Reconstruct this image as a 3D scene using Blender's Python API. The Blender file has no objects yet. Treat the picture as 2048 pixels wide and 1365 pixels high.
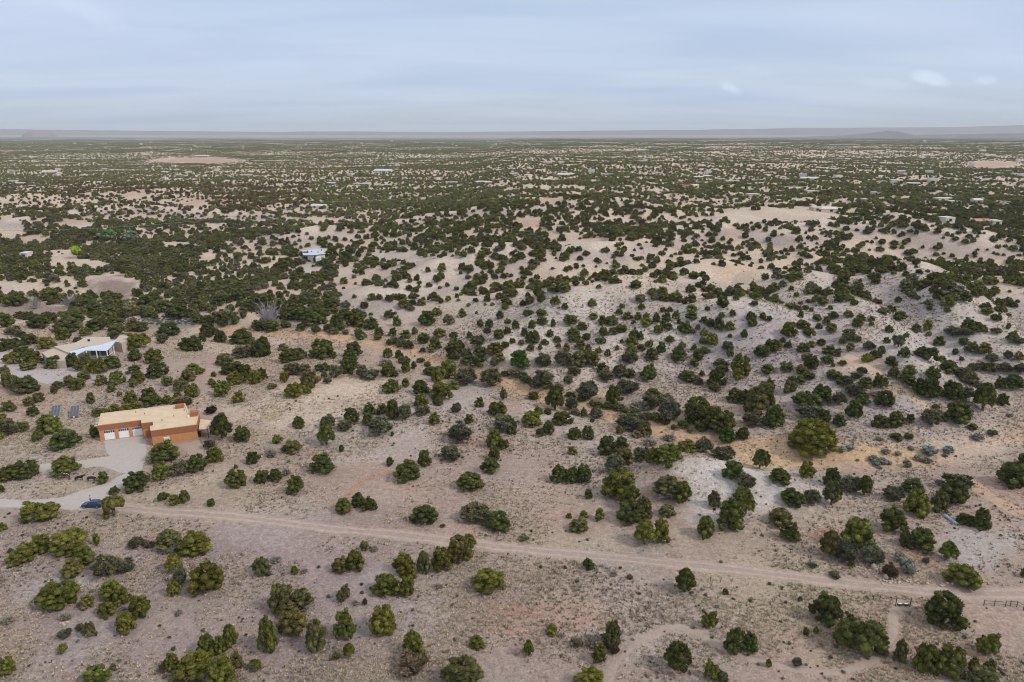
import bpy, bmesh, math, random
import numpy as np

# ---------------------------------------------------------------- camera, sky, sun, exposure
SC = bpy.context.scene
COL = SC.collection
CAM_Z = 80.0
FOC = 1365.0                       # focal length in pixels of the 2048 px wide photograph
PITCH = math.atan((682.5 - 268.0) / FOC)
HUGE = 26000.0

cam_data = bpy.data.cameras.new('camera')
cam_data.sensor_width = 36.0
cam_data.lens = 24.0
cam_data.clip_start = 1.0
cam_data.clip_end = 120000.0
cam = bpy.data.objects.new('camera', cam_data)
COL.objects.link(cam)
cam.location = (0, 0, CAM_Z)
cam.rotation_euler = (math.pi / 2 - PITCH, 0, 0)
SC.camera = cam
SC.render.resolution_x = 1024
SC.render.resolution_y = 682
SC.view_settings.view_transform = 'Standard'
SC.view_settings.look = 'None'
SC.view_settings.exposure = 0.45
SC.view_settings.gamma = 1.0
SC.view_settings.use_curve_mapping = False
cy = SC.cycles
cy.max_bounces = 5
cy.diffuse_bounces = 3
cy.glossy_bounces = 2
cy.transparent_max_bounces = 8
cy.volume_bounces = 0
cy.use_denoising = True
cy.denoising_prefilter = 'ACCURATE'
cy.denoising_input_passes = 'RGB_ALBEDO_NORMAL'
cy.use_adaptive_sampling = False
cy.filter_width = 1.05

SUN_ELEV, SUN_AZ = math.radians(43), math.radians(112)      # azimuth from +Y towards +X
sun_data = bpy.data.lights.new('sun', 'SUN')
sun_data.energy = 1.5
sun_data.angle = math.radians(10)
sun_data.color = (1.0, 0.93, 0.83)
sun = bpy.data.objects.new('sun', sun_data)
COL.objects.link(sun)
sun.rotation_euler = (math.pi / 2 - SUN_ELEV, 0, -SUN_AZ + math.pi)
sun.location = (200, 100, 400)


def build_world():
    w = bpy.data.worlds.new('World')
    SC.world = w
    w.use_nodes = True
    nt = w.node_tree
    nt.nodes.clear()
    N, L = nt.nodes.new, nt.links.new

    def math_n(op, a, b=None, clamp=False):
        n = N('ShaderNodeMath'); n.operation = op; n.use_clamp = clamp
        for i, v in enumerate((a, b)):
            if v is None:
                continue
            if isinstance(v, (int, float)):
                n.inputs[i].default_value = v
            else:
                L(v, n.inputs[i])
        return n.outputs[0]

    out = N('ShaderNodeOutputWorld'); bg = N('ShaderNodeBackground')
    bg.inputs['Strength'].default_value = 0.1
    sky = N('ShaderNodeTexSky'); sky.sky_type = 'NISHITA'; sky.sun_disc = False
    sky.sun_elevation = SUN_ELEV; sky.sun_rotation = SUN_AZ
    tc = N('ShaderNodeTexCoord')
    sep = N('ShaderNodeSeparateXYZ'); L(tc.outputs['Generated'], sep.inputs[0])
    z = math_n('MAXIMUM', sep.outputs['Z'], 0.0)
    # cloud deck seen from below: the direction projected on a flat layer
    den = math_n('ADD', z, 0.09)
    u = math_n('DIVIDE', sep.outputs['X'], den); v = math_n('DIVIDE', sep.outputs['Y'], den)
    comb = N('ShaderNodeCombineXYZ'); L(u, comb.inputs[0]); L(v, comb.inputs[1])
    mp = N('ShaderNodeMapping'); mp.inputs['Rotation'].default_value = (0, 0, 0.16); mp.inputs['Scale'].default_value = (0.45, 1.05, 1)
    L(comb.outputs[0], mp.inputs['Vector'])
    n1 = N('ShaderNodeTexNoise'); n1.inputs['Scale'].default_value = 1.1; n1.inputs['Detail'].default_value = 5; n1.inputs['Roughness'].default_value = 0.5; n1.inputs['Distortion'].default_value = 0.5
    L(mp.outputs[0], n1.inputs['Vector'])
    r1 = N('ShaderNodeValToRGB'); cr = r1.color_ramp
    cr.elements[0].position = 0.30; cr.elements[0].color = (4.22, 5.18, 7.00, 1)
    cr.elements[1].position = 0.72; cr.elements[1].color = (5.39, 6.26, 7.74, 1)
    e = cr.elements.new(0.5); e.color = (4.79, 5.70, 7.39, 1)
    L(n1.outputs['Fac'], r1.inputs['Fac'])
    # overcast gain towards the zenith, as a cloud deck has
    gain = N('ShaderNodeMapRange'); gain.inputs['From Min'].default_value = 0.0; gain.inputs['From Max'].default_value = 1.0
    gain.inputs['To Min'].default_value = 0.84; gain.inputs['To Max'].default_value = 1.15
    L(z, gain.inputs['Value'])
    high = N('ShaderNodeMapRange'); high.inputs['From Min'].default_value = 0.22; high.inputs['From Max'].default_value = 0.75; L(z, high.inputs['Value'])
    whiten = N('ShaderNodeMix'); whiten.data_type = 'RGBA'; whiten.inputs['B'].default_value = (5.74, 5.70, 5.83, 1)
    L(high.outputs[0], whiten.inputs['Factor']); L(r1.outputs['Color'], whiten.inputs['A'])
    sc = N('ShaderNodeVectorMath'); sc.operation = 'SCALE'; L(whiten.outputs['Result'], sc.inputs[0]); L(gain.outputs[0], sc.inputs['Scale'])
    # thin spot in the deck lets some clear blue show through
    n2 = N('ShaderNodeTexNoise'); n2.inputs['Scale'].default_value = 0.55; n2.inputs['Detail'].default_value = 3
    mp2 = N('ShaderNodeMapping'); mp2.inputs['Location'].default_value = (3.1, 1.7, 0); L(mp.outputs[0], mp2.inputs['Vector']); L(mp2.outputs[0], n2.inputs['Vector'])
    thin = N('ShaderNodeMapRange'); thin.inputs['From Min'].default_value = 0.42; thin.inputs['From Max'].default_value = 0.7
    thin.inputs['To Min'].default_value = 0.97; thin.inputs['To Max'].default_value = 0.70
    L(n2.outputs['Fac'], thin.inputs['Value'])
    mix = N('ShaderNodeMix'); mix.data_type = 'RGBA'
    L(thin.outputs[0], mix.inputs['Factor']); L(sky.outputs[0], mix.inputs['A']); L(sc.outputs[0], mix.inputs['B'])
    cur = mix.outputs['Result']
    # three small puffs low in the north-east and two wisps
    wob = N('ShaderNodeTexNoise'); wob.inputs['Scale'].default_value = 55; wob.inputs['Detail'].default_value = 6; wob.inputs['Roughness'].default_value = 0.6
    L(tc.outputs['Generated'], wob.inputs['Vector'])
    for (px, py, rx, ry, tilt, amt) in ((1862, 158, 29, 10, 0.32, 0.8), (1458, 176, 23, 8, 0.5, 0.75), (1970, 161, 16, 7, 0.1, 0.55), (1765, 168, 46, 8, 0.14, 0.3), (1515, 145, 36, 9, 0.1, 0.16), (165, 18, 60, 15, 0.4, 0.28)):
        d = px_dir(px, py); ln = math.sqrt(sum(c * c for c in d)); d = [c / ln for c in d]
        right = (d[1], -d[0], 0.0); rl = math.hypot(right[0], right[1]); right = (right[0] / rl, right[1] / rl, 0)
        up = (-d[2] * right[1] * -1 if False else -d[0] * d[2], -d[1] * d[2], d[0] ** 2 + d[1] ** 2)
        ul = math.sqrt(sum(c * c for c in up)); up = [c / ul for c in up]
        ct, st = math.cos(-tilt), math.sin(-tilt)
        a1 = [ct * r + st * q for r, q in zip(right, up)]; a2 = [-st * r + ct * q for r, q in zip(right, up)]
        terms = []
        for ax, rr in ((a1, rx), (a2, ry)):
            dp = N('ShaderNodeVectorMath'); dp.operation = 'DOT_PRODUCT'; L(tc.outputs['Generated'], dp.inputs[0]); dp.inputs[1].default_value = ax
            off = math_n('SUBTRACT', dp.outputs['Value'], sum(p * q for p, q in zip(d, ax)))
            sc1 = math_n('DIVIDE', off, rr / FOC)
            terms.append(math_n('MULTIPLY', sc1, sc1))
        fw = N('ShaderNodeVectorMath'); fw.operation = 'DOT_PRODUCT'; L(tc.outputs['Generated'], fw.inputs[0]); fw.inputs[1].default_value = d
        fwd = math_n('GREATER_THAN', fw.outputs['Value'], 0.5)
        dist = math_n('ADD', terms[0], terms[1])
        wv = math_n('MULTIPLY', math_n('SUBTRACT', wob.outputs['Fac'], 0.5), 3.0)
        m = N('ShaderNodeMapRange'); m.interpolation_type = 'SMOOTHSTEP'; m.inputs['From Min'].default_value = 1.5; m.inputs['From Max'].default_value = 0.0
        m.inputs['To Min'].default_value = 0.0; m.inputs['To Max'].default_value = amt
        L(math_n('ADD', dist, wv), m.inputs['Value'])
        f = math_n('MULTIPLY', m.outputs[0], fwd)
        mx = N('ShaderNodeMix'); mx.data_type = 'RGBA'; mx.inputs['B'].default_value = (5.48, 6.26, 7.57, 1)
        L(f, mx.inputs['Factor']); L(cur, mx.inputs['A']); cur = mx.outputs['Result']
    L(cur, bg.inputs['Color']); L(bg.outputs[0], out.inputs['Surface'])


CP, SP = math.cos(PITCH), math.sin(PITCH)


def px_dir(px, py):
    x = (px - 1024.0) / FOC; y = (682.5 - py) / FOC
    return (x, CP + y * SP, -SP + y * CP)


build_world()

# ---------------------------------------------------------------- numeric helpers
RNG = np.random.RandomState(11)
TAB = RNG.rand(256, 256)


def vnoise(x, y):
    xi = np.floor(x); yi = np.floor(y); fx = x - xi; fy = y - yi
    xi = xi.astype(np.int64) & 255; yi = yi.astype(np.int64) & 255
    x1 = (xi + 1) & 255; y1 = (yi + 1) & 255
    fx = fx * fx * fx * (fx * (fx * 6 - 15) + 10); fy = fy * fy * fy * (fy * (fy * 6 - 15) + 10)
    a = TAB[xi, yi] * (1 - fx) + TAB[x1, yi] * fx
    b = TAB[xi, y1] * (1 - fx) + TAB[x1, y1] * fx
    return a * (1 - fy) + b * fy


def fbm(x, y, octv=4, gain=0.5):
    s = 0.0; a = 1.0; t = 0.0
    for i in range(octv):
        s = s + a * vnoise(x * 2 ** i + 17.3 * i, y * 2 ** i - 9.1 * i); t += a; a *= gain
    return s / t - 0.5


def sstep(a, b, x):
    t = np.clip((x - a) / (b - a), 0, 1)
    return t * t * (3 - 2 * t)


def flat(px, py, z=0.0):
    d = px_dir(px, py); t = (z - CAM_Z) / d[2]
    return np.array((d[0] * t, d[1] * t))


def seg_dist(x, y, pts):
    best = np.full(np.shape(x), 1e9)
    for (ax, ay), (bx, by) in zip(pts[:-1], pts[1:]):
        dx, dy = bx - ax, by - ay
        t = np.clip(((x - ax) * dx + (y - ay) * dy) / (dx * dx + dy * dy), 0, 1)
        best = np.minimum(best, np.hypot(x - ax - t * dx, y - ay - t * dy))
    return best


WASH_PX = [(-60, 640), (130, 628), (270, 640), (400, 652), (560, 664), (700, 678), (800, 700), (900, 728), (980, 752), (1080, 785), (1180, 815), (1290, 850), (1400, 878), (1520, 905), (1640, 918), (1780, 915), (1900, 905), (2000, 880), (2120, 850)]
WASH = [tuple(flat(*p)) for p in WASH_PX]
# (px, py, height, half width in m, half depth in m)
BUMPS = [(1450, 545, 7.0, 90, 42), (1000, 560, 4.0, 50, 30),
         (1760, 500, 6.0, 110, 45), (1900, 690, 2.6, 22, 14), (1180, 470, 7.0, 70, 60), (700, 560, 4.0, 50, 30), (250, 400, 10.0, 160, 90), (1060, 440, 7.0, 90, 40),
         (1500, 425, 7.0, 120, 50), (110, 560, 3.0, 40, 20), (600, 790, 1.2, 30, 12), (860, 850, 0.9, 20, 10)]
BUMPW = [(flat(px, py), h, a, b) for px, py, h, a, b in BUMPS]


WX = np.array([p[0] for p in WASH]); WY = np.array([p[1] for p in WASH])


def hill_scarp(x, y):
    """distance beyond the wash and how far up the eroded hillside that is (0 foot .. 1 crest); spurs and gullies bend it"""
    dy = y - np.interp(x, WX, WY)
    d = dy + 80 * fbm(x / 62 + 21, y / 150 + 4, 3) + 26 * fbm(x / 20 + 3, y / 45, 2)
    return dy, sstep(14, 118, d) * sstep(-130, 10, x)


RIDGES_PX = [([(1010, 640), (1160, 600), (1300, 560), (1420, 520)], 16, 6.5, 20), ([(1120, 690), (1260, 655), (1380, 640), (1520, 640)], 13, 4.5, 14), ([(1530, 545), (1640, 585), (1740, 640), (1830, 700)], 14, 6.5, 16), ([(1700, 520), (1820, 560), (1930, 620), (2040, 665)], 16, 7.0, 18),
             ([(1180, 500), (1330, 470), (1480, 455)], 14, 7.0, 22), ([(1560, 470), (1760, 462), (1960, 480)], 14, 7.0, 22), ([(760, 570), (900, 545), (1010, 520)], 9, 6.0, 22), ([(600, 470), (760, 455), (940, 450)], 8, 7.0, 26), ([(60, 440), (260, 415), (480, 420)], 8, 8.0, 30), ([(1000, 455), (1120, 440), (1260, 425)], 9, 7.0, 26)]


def _plane(px, py, z):
    d = px_dir(px, py); t = (z - CAM_Z) / d[2]
    return (d[0] * t, d[1] * t)


RIDGES = [([_plane(a, b, z) for a, b in pts], amp, w) for pts, z, amp, w in RIDGES_PX]


def ridge_profile(x, y):
    r = np.zeros(np.shape(x)); hh = np.zeros(np.shape(x))
    wob = 7 * fbm(x / 24 + 5, y / 24 + 9, 2)
    for pts, amp, w in RIDGES:
        d = seg_dist(x, y, pts); q = np.exp(-(np.maximum(0, d + wob) / w) ** 2)
        hh = np.maximum(hh, amp * q); r = np.maximum(r, q)
    return hh, r


def height(x, y):
    x = np.asarray(x, float); y = np.asarray(y, float)
    near = sstep(170, 340, y); far = sstep(700, 1600, y)
    h = 1.1 * fbm(x / 45, y / 45, 3) * (1 - 0.3 * near)
    h = h + near * (1 - far) * (19.0 * fbm(x / 120 + 3, y / 85 + 5, 3) + 8.0 * (0.2 - np.abs(fbm(x / 60 + 9, y / 48, 2))))
    h = h + far * (30.0 * fbm(x / 520, y / 360 + 4, 4) + 4.0 * fbm(x / 120, y / 120, 2))
    h = h + ridge_profile(x, y)[0]
    dy, scarp = hill_scarp(x, y)
    h = h + 15.0 * scarp - 9.0 * sstep(120, 190, dy) * sstep(330, 220, dy) * sstep(-60, 40, x) + scarp * 6.0 * (.1 - np.abs(fbm(x / 40 + 2, y / 70 + 8, 2))) * 2
    for kx, ky, kh, ka, kb, kf in ((47, 149, 5.5, 13, 4.0, 12), (63, 142, 3.2, 10, 3.5, 9), (36, 151, 3.0, 7, 3.5, 9)):
        h = h + kh * np.exp(-((x - kx) / ka) ** 2 - ((y - ky) / np.where(y > ky, kb, kf)) ** 2)
    for (c, hh, a, b) in BUMPW:
        r2 = ((x - c[0]) / a) ** 2 + ((y - c[1]) / b) ** 2
        h = h + hh * np.exp(-r2)
    wd = seg_dist(x, y, WASH)
    h = h - 1.6 * np.exp(-(wd / 7.0) ** 2) - 1.2 * np.exp(-(wd / 22.0) ** 2)
    return h


def rays_to_ground(P):
    """P: n x 2 pixels of the photograph -> n x 3 points where those sight lines meet the terrain."""
    P = np.asarray(P, float).reshape(-1, 2)
    d = np.stack([(P[:, 0] - 1024) / FOC, CP + (682.5 - P[:, 1]) / FOC * SP, -SP + (682.5 - P[:, 1]) / FOC * CP], 1)
    tmax = np.where(d[:, 2] < -1e-4, (-14 - CAM_Z) / np.minimum(d[:, 2], -1e-4), HUGE)
    t = np.clip((24 - CAM_Z) / np.minimum(d[:, 2], -1e-4), 30, HUGE)
    lo = t.copy(); done = np.zeros(len(P), bool)
    step = (tmax - t) / 90
    hi = tmax.copy()
    for i in range(92):
        q = d * t[:, None]
        under = (q[:, 2] + CAM_Z < height(q[:, 0], q[:, 1])) & ~done
        hi[under] = t[under]; done |= under
        lo = np.where(done, lo, t)
        t = np.where(done, t, t + step)
    for i in range(18):
        m = (lo + hi) / 2; q = d * m[:, None]
        under = q[:, 2] + CAM_Z < height(q[:, 0], q[:, 1])
        hi = np.where(under, m, hi); lo = np.where(under, lo, m)
    q = d * hi[:, None]
    q[:, 2] = height(q[:, 0], q[:, 1])
    return q


def at(px, py):
    q = rays_to_ground([(px, py)])[0]
    return float(q[0]), float(q[1]), float(q[2])


def at_plane(px, py, z):
    d = px_dir(px, py); t = (z - CAM_Z) / d[2]
    return (d[0] * t, d[1] * t)


def to_px(x, y, z):
    dz = z - CAM_Z
    depth = y * CP - dz * SP
    depth = np.maximum(depth, 1.0)
    return 1024 + FOC * x / depth, 682.5 - FOC * (y * SP + dz * CP) / depth, depth


# ---------------------------------------------------------------- object helpers
def link(o, parent=None):
    COL.objects.link(o)
    if parent is not None:
        o.parent = parent
    return o


def mesh_np(name, V, F, mat=None, smooth=False):
    me = bpy.data.meshes.new(name)
    V = np.asarray(V, np.float32)
    if isinstance(F, np.ndarray):
        k = F.shape[1]
        me.vertices.add(len(V)); me.vertices.foreach_set('co', V.ravel())
        me.loops.add(F.size); me.loops.foreach_set('vertex_index', F.astype(np.int32).ravel())
        me.polygons.add(len(F)); me.polygons.foreach_set('loop_start', np.arange(0, F.size, k, dtype=np.int32))
        me.update(calc_edges=True)
    else:
        me.from_pydata([tuple(map(float, v)) for v in V], [], F); me.update()
    if smooth:
        me.polygons.foreach_set('use_smooth', np.ones(len(me.polygons), bool))
    if mat:
        me.materials.append(mat)
    return me


def put(name, me, parent=None, loc=(0, 0, 0), rz=0.0):
    o = bpy.data.objects.new(name, me)
    o.location = loc; o.rotation_euler = (0, 0, rz)
    return link(o, parent)


def tag(o, label=None, cat=None, group=None, kind=None):
    if label: o['label'] = label
    if cat: o['category'] = cat
    if group: o['group'] = group
    if kind: o['kind'] = kind
    return o


def thing(name, label, cat, loc, rz=0.0, group=None):
    o = bpy.data.objects.new(name, None); o.empty_display_size = 0.5
    o.location = loc; o.rotation_euler = (0, 0, rz); link(o)
    return tag(o, label, cat, group)


class MB:
    """collects boxes, bars and prisms into one mesh"""
    def __init__(self): self.v = []; self.f = []

    def add(self, V, F):
        n = len(self.v); self.v += [tuple(p) for p in V]; self.f += [tuple(i + n for i in q) for q in F]; return self

    def box(self, x0, x1, y0, y1, z0, z1):
        V = [(x, y, z) for z in (z0, z1) for (x, y) in ((x0, y0), (x1, y0), (x1, y1), (x0, y1))]
        return self.add(V, [(3, 2, 1, 0), (4, 5, 6, 7), (0, 1, 5, 4), (1, 2, 6, 5), (2, 3, 7, 6), (3, 0, 4, 7)])

    def prism(self, poly, z0, z1, cap=True):
        n = len(poly)
        a = sum(poly[i][0] * poly[(i + 1) % n][1] - poly[(i + 1) % n][0] * poly[i][1] for i in range(n))
        if a < 0: poly = poly[::-1]
        zz0 = z0 if hasattr(z0, '__len__') else [z0] * n; zz1 = z1 if hasattr(z1, '__len__') else [z1] * n
        V = [(p[0], p[1], z) for p, z in zip(poly, zz0)] + [(p[0], p[1], z) for p, z in zip(poly, zz1)]
        F = [(i, (i + 1) % n, n + (i + 1) % n, n + i) for i in range(n)]
        if cap: F += [tuple(range(n - 1, -1, -1)), tuple(range(n, 2 * n))]
        return self.add(V, F)

    def tube(self, p, q, r0, r1=None, n=6):
        r1 = r0 if r1 is None else r1
        p = np.array(p, float); q = np.array(q, float); d = q - p; d /= max(np.linalg.norm(d), 1e-6)
        a = np.cross(d, (0, 0, 1) if abs(d[2]) < 0.9 else (1, 0, 0)); a /= np.linalg.norm(a); b = np.cross(d, a)
        V = []
        for c, r in ((p, r0), (q, r1)):
            for i in range(n):
                t = 2 * math.pi * i / n; V.append(c + r * (math.cos(t) * a + math.sin(t) * b))
        F = [(i, (i + 1) % n, n + (i + 1) % n, n + i) for i in range(n)] + [tuple(range(n - 1, -1, -1)), tuple(range(n, 2 * n))]
        return self.add(V, F)

    def mesh(self, name, mat, smooth=False):
        return mesh_np(name, self.v, self.f, mat, smooth)

    def build(self, name, mat, parent=None, loc=(0, 0, 0), rz=0.0, smooth=False):
        return put(name, self.mesh(name, mat, smooth), parent, loc, rz)


# ---------------------------------------------------------------- materials
def new_mat(name):
    m = bpy.data.materials.new(name); m.use_nodes = True
    nt = m.node_tree; b = nt.nodes['Principled BSDF']
    b.inputs['Specular IOR Level'].default_value = 0.2
    return m, nt, b


def plain(name, col, rough=0.8, metal=0.0, spec=0.25, var=0.12, scale=3.0, bump=0.0):
    m, nt, b = new_mat(name)
    tc = nt.nodes.new('ShaderNodeTexCoord')
    n = nt.nodes.new('ShaderNodeTexNoise'); n.inputs['Scale'].default_value = scale; n.inputs['Detail'].default_value = 5
    nt.links.new(tc.outputs['Object'], n.inputs['Vector'])
    mr = nt.nodes.new('ShaderNodeMapRange'); mr.inputs['From Min'].default_value = 0.25; mr.inputs['From Max'].default_value = 0.75
    mr.inputs['To Min'].default_value = 1 - var; mr.inputs['To Max'].default_value = 1 + var
    nt.links.new(n.outputs['Fac'], mr.inputs['Value'])
    s = nt.nodes.new('ShaderNodeVectorMath'); s.operation = 'SCALE'; s.inputs[0].default_value = col
    nt.links.new(mr.outputs[0], s.inputs['Scale']); nt.links.new(s.outputs[0], b.inputs['Base Color'])
    b.inputs['Roughness'].default_value = rough; b.inputs['Metallic'].default_value = metal; b.inputs['Specular IOR Level'].default_value = spec
    if bump:
        bp = nt.nodes.new('ShaderNodeBump'); bp.inputs['Strength'].default_value = bump; bp.inputs['Distance'].default_value = 0.05
        nt.links.new(n.outputs['Fac'], bp.inputs['Height']); nt.links.new(bp.outputs[0], b.inputs['Normal'])
    return m


def foliage_mat(name, atype):
    m, nt, b = new_mat(name)
    N, L = nt.nodes.new, nt.links.new
    at_ = N('ShaderNodeAttribute'); at_.attribute_type = atype; at_.attribute_name = 'tint'
    lt = N('ShaderNodeAttribute'); lt.attribute_name = 'lt'
    tc = N('ShaderNodeTexCoord'); n = N('ShaderNodeTexNoise'); n.inputs['Scale'].default_value = 9; n.inputs['Detail'].default_value = 3
    L(tc.outputs['Object'], n.inputs['Vector'])
    mr = N('ShaderNodeMapRange'); mr.inputs['From Min'].default_value = 0.3; mr.inputs['From Max'].default_value = 0.7
    mr.inputs['To Min'].default_value = 0.72; mr.inputs['To Max'].default_value = 1.3
    L(n.outputs['Fac'], mr.inputs['Value'])
    k = N('ShaderNodeMath'); k.operation = 'MULTIPLY'; L(mr.outputs[0], k.inputs[0]); L(lt.outputs['Fac'], k.inputs[1])
    s = N('ShaderNodeVectorMath'); s.operation = 'SCALE'; L(at_.outputs['Color'], s.inputs[0]); L(k.outputs[0], s.inputs['Scale'])
    L(s.outputs[0], b.inputs['Base Color'])
    b.inputs['Roughness'].default_value = 0.75; b.inputs['Specular IOR Level'].default_value = 0.12
    return m


M_FOL = foliage_mat('foliage', 'OBJECT')
M_FOLI = foliage_mat('foliage_scatter', 'INSTANCER')
M_BARK = plain('bark', (0.13, 0.10, 0.08), 0.9, var=0.3, scale=8)
M_DEAD = plain('dead_wood', (0.34, 0.31, 0.29), 0.9, var=0.25, scale=6)
M_ORCH = plain('orange_stucco', (0.55, 0.255, 0.12), 0.9, var=0.10, scale=1.2)
M_TERRA = plain('terracotta_stucco', (0.35, 0.135, 0.07), 0.9, var=0.07, scale=1.2)
M_ROOFT = plain('tan_roof', (0.60, 0.475, 0.33), 0.95, var=0.11, scale=0.6)
M_WHITE = plain('white_paint', (0.80, 0.80, 0.80), 0.5, var=0.03)
M_DARK = plain('dark_trim', (0.03, 0.025, 0.022), 0.6)
M_WOOD = plain('weathered_wood', (0.11, 0.08, 0.065), 0.9, var=0.25, scale=5)
M_BROWNW = plain('brown_timber', (0.16, 0.085, 0.05), 0.8, var=0.2, scale=4)
M_GLASS = plain('window_glass', (0.03, 0.035, 0.045), 0.1, spec=0.6, var=0.05)
M_ADOBE = plain('pale_adobe', (0.48, 0.405, 0.33), 0.95, var=0.06, scale=0.8)
M_METALR = plain('pale_metal_roof', (0.55, 0.63, 0.74), 0.45, metal=0.15, spec=0.4, var=0.06, scale=0.7)
M_FARW = plain('far_pale_wall', (0.60, 0.54, 0.46), 0.9, var=0.08)
M_FARR = plain('far_pale_roof', (0.60, 0.57, 0.54), 0.8, var=0.06)
M_REDR = plain('far_red_roof', (0.42, 0.09, 0.07), 0.8)
M_PINKR = plain('far_pink_roof', (0.45, 0.27, 0.21), 0.85)
M_FARB = plain('far_brown_wall', (0.36, 0.25, 0.18), 0.9)
M_ROCK = plain('pale_rock', (0.46, 0.375, 0.31), 0.9, var=0.25, scale=2, bump=0.4)


def ground_nodes(nt, b, base_socket, pos, amount=1.0, dark_amt=1.0):
    """grain, pebbles and tufts in colour and relief on top of a base colour"""
    N, L = nt.nodes.new, nt.links.new

    def noise(scale, det, rough=0.55):
        n = N('ShaderNodeTexNoise'); n.inputs['Scale'].default_value = scale; n.inputs['Detail'].default_value = det; n.inputs['Roughness'].default_value = rough
        L(pos, n.inputs['Vector']); return n.outputs['Fac']

    def mrange(v, a, c, d, e):
        m = N('ShaderNodeMapRange'); m.inputs['From Min'].default_value = a; m.inputs['From Max'].default_value = c
        m.inputs['To Min'].default_value = d; m.inputs['To Max'].default_value = e; L(v, m.inputs['Value']); return m.outputs[0]

    def mul(a, c):
        m = N('ShaderNodeMath'); m.operation = 'MULTIPLY'; L(a, m.inputs[0])
        if isinstance(c, float): m.inputs[1].default_value = c
        else: L(c, m.inputs[1])
        return m.outputs[0]
    big = mrange(noise(0.055, 4), 0.3, 0.7, 1 - 0.10 * amount, 1 + 0.10 * amount)
    mid = mrange(noise(0.8, 5, 0.7), 0.3, 0.7, 1 - 0.26 * amount, 1 + 0.24 * amount)
    fine_n = noise(2.6, 6, 0.75)
    fine = mrange(fine_n, 0.3, 0.7, 1 - 0.34 * amount, 1 + 0.30 * amount)
    k = mul(mul(big, mid), fine)
    s = N('ShaderNodeVectorMath'); s.operation = 'SCALE'; L(base_socket, s.inputs[0]); L(k, s.inputs['Scale'])
    col = s.outputs[0]
    # small dark plants and litter in drifts
    drift = mrange(noise(0.09, 3), 0.48, 0.66, 0.0, 1.0)
    spk = mrange(noise(1.5, 3, 0.7), 0.57, 0.66, 0.0, 0.75 * dark_amt)
    mx = N('ShaderNodeMix'); mx.data_type = 'RGBA'; mx.inputs['B'].default_value = (0.17, 0.135, 0.11, 1)
    L(mul(drift, spk), mx.inputs['Factor']); L(col, mx.inputs['A'])
    L(mx.outputs['Result'], b.inputs['Base Color'])
    bp = N('ShaderNodeBump'); bp.inputs['Strength'].default_value = 0.8 * amount; bp.inputs['Distance'].default_value = 0.5
    add = N('ShaderNodeMath'); add.operation = 'ADD'; L(mul(noise(0.9, 4, 0.6), 1.2), add.inputs[0]); L(fine_n, add.inputs[1])
    L(add.outputs[0], bp.inputs['Height']); L(bp.outputs[0], b.inputs['Normal'])
    b.inputs['Roughness'].default_value = 0.95; b.inputs['Specular IOR Level'].default_value = 0.08


def terrain_mat():
    m, nt, b = new_mat('desert_soil')
    N, L = nt.nodes.new, nt.links.new
    geo = N('ShaderNodeNewGeometry'); a = N('ShaderNodeAttribute'); a.attribute_name = 'soil'
    ground_nodes(nt, b, a.outputs['Color'], geo.outputs['Position'])
    return m


def path_mat(name, col, amount, ruts=False):
    m, nt, b = new_mat(name)
    N, L = nt.nodes.new, nt.links.new
    geo = N('ShaderNodeNewGeometry')
    base = N('ShaderNodeRGB'); base.outputs[0].default_value = (*col, 1)
    sock = base.outputs[0]
    if ruts:
        a = N('ShaderNodeAttribute'); a.attribute_name = 'across'
        ab = N('ShaderNodeMath'); ab.operation = 'ABSOLUTE'; L(a.outputs['Fac'], ab.inputs[0])
        r = N('ShaderNodeValToRGB'); e = r.color_ramp.elements
        e[0].position = 0.0; e[0].color = (0.92, 0.92, 0.91, 1); e[1].position = 1.0; e[1].color = (0.97, 0.96, 0.95, 1)
        for p, c in ((0.25, 0.88), (0.42, 1.06), (0.62, 1.06), (0.8, 0.93)):
            q = e.new(p); q.color = (c, c, c, 1)
        L(ab.outputs[0], r.inputs['Fac'])
        mm = N('ShaderNodeVectorMath'); mm.operation = 'MULTIPLY'; L(base.outputs[0], mm.inputs[0]); L(r.outputs['Color'], mm.inputs[1]); sock = mm.outputs[0]
    ground_nodes(nt, b, sock, geo.outputs['Position'], amount, 0.2)
    return m


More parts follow.
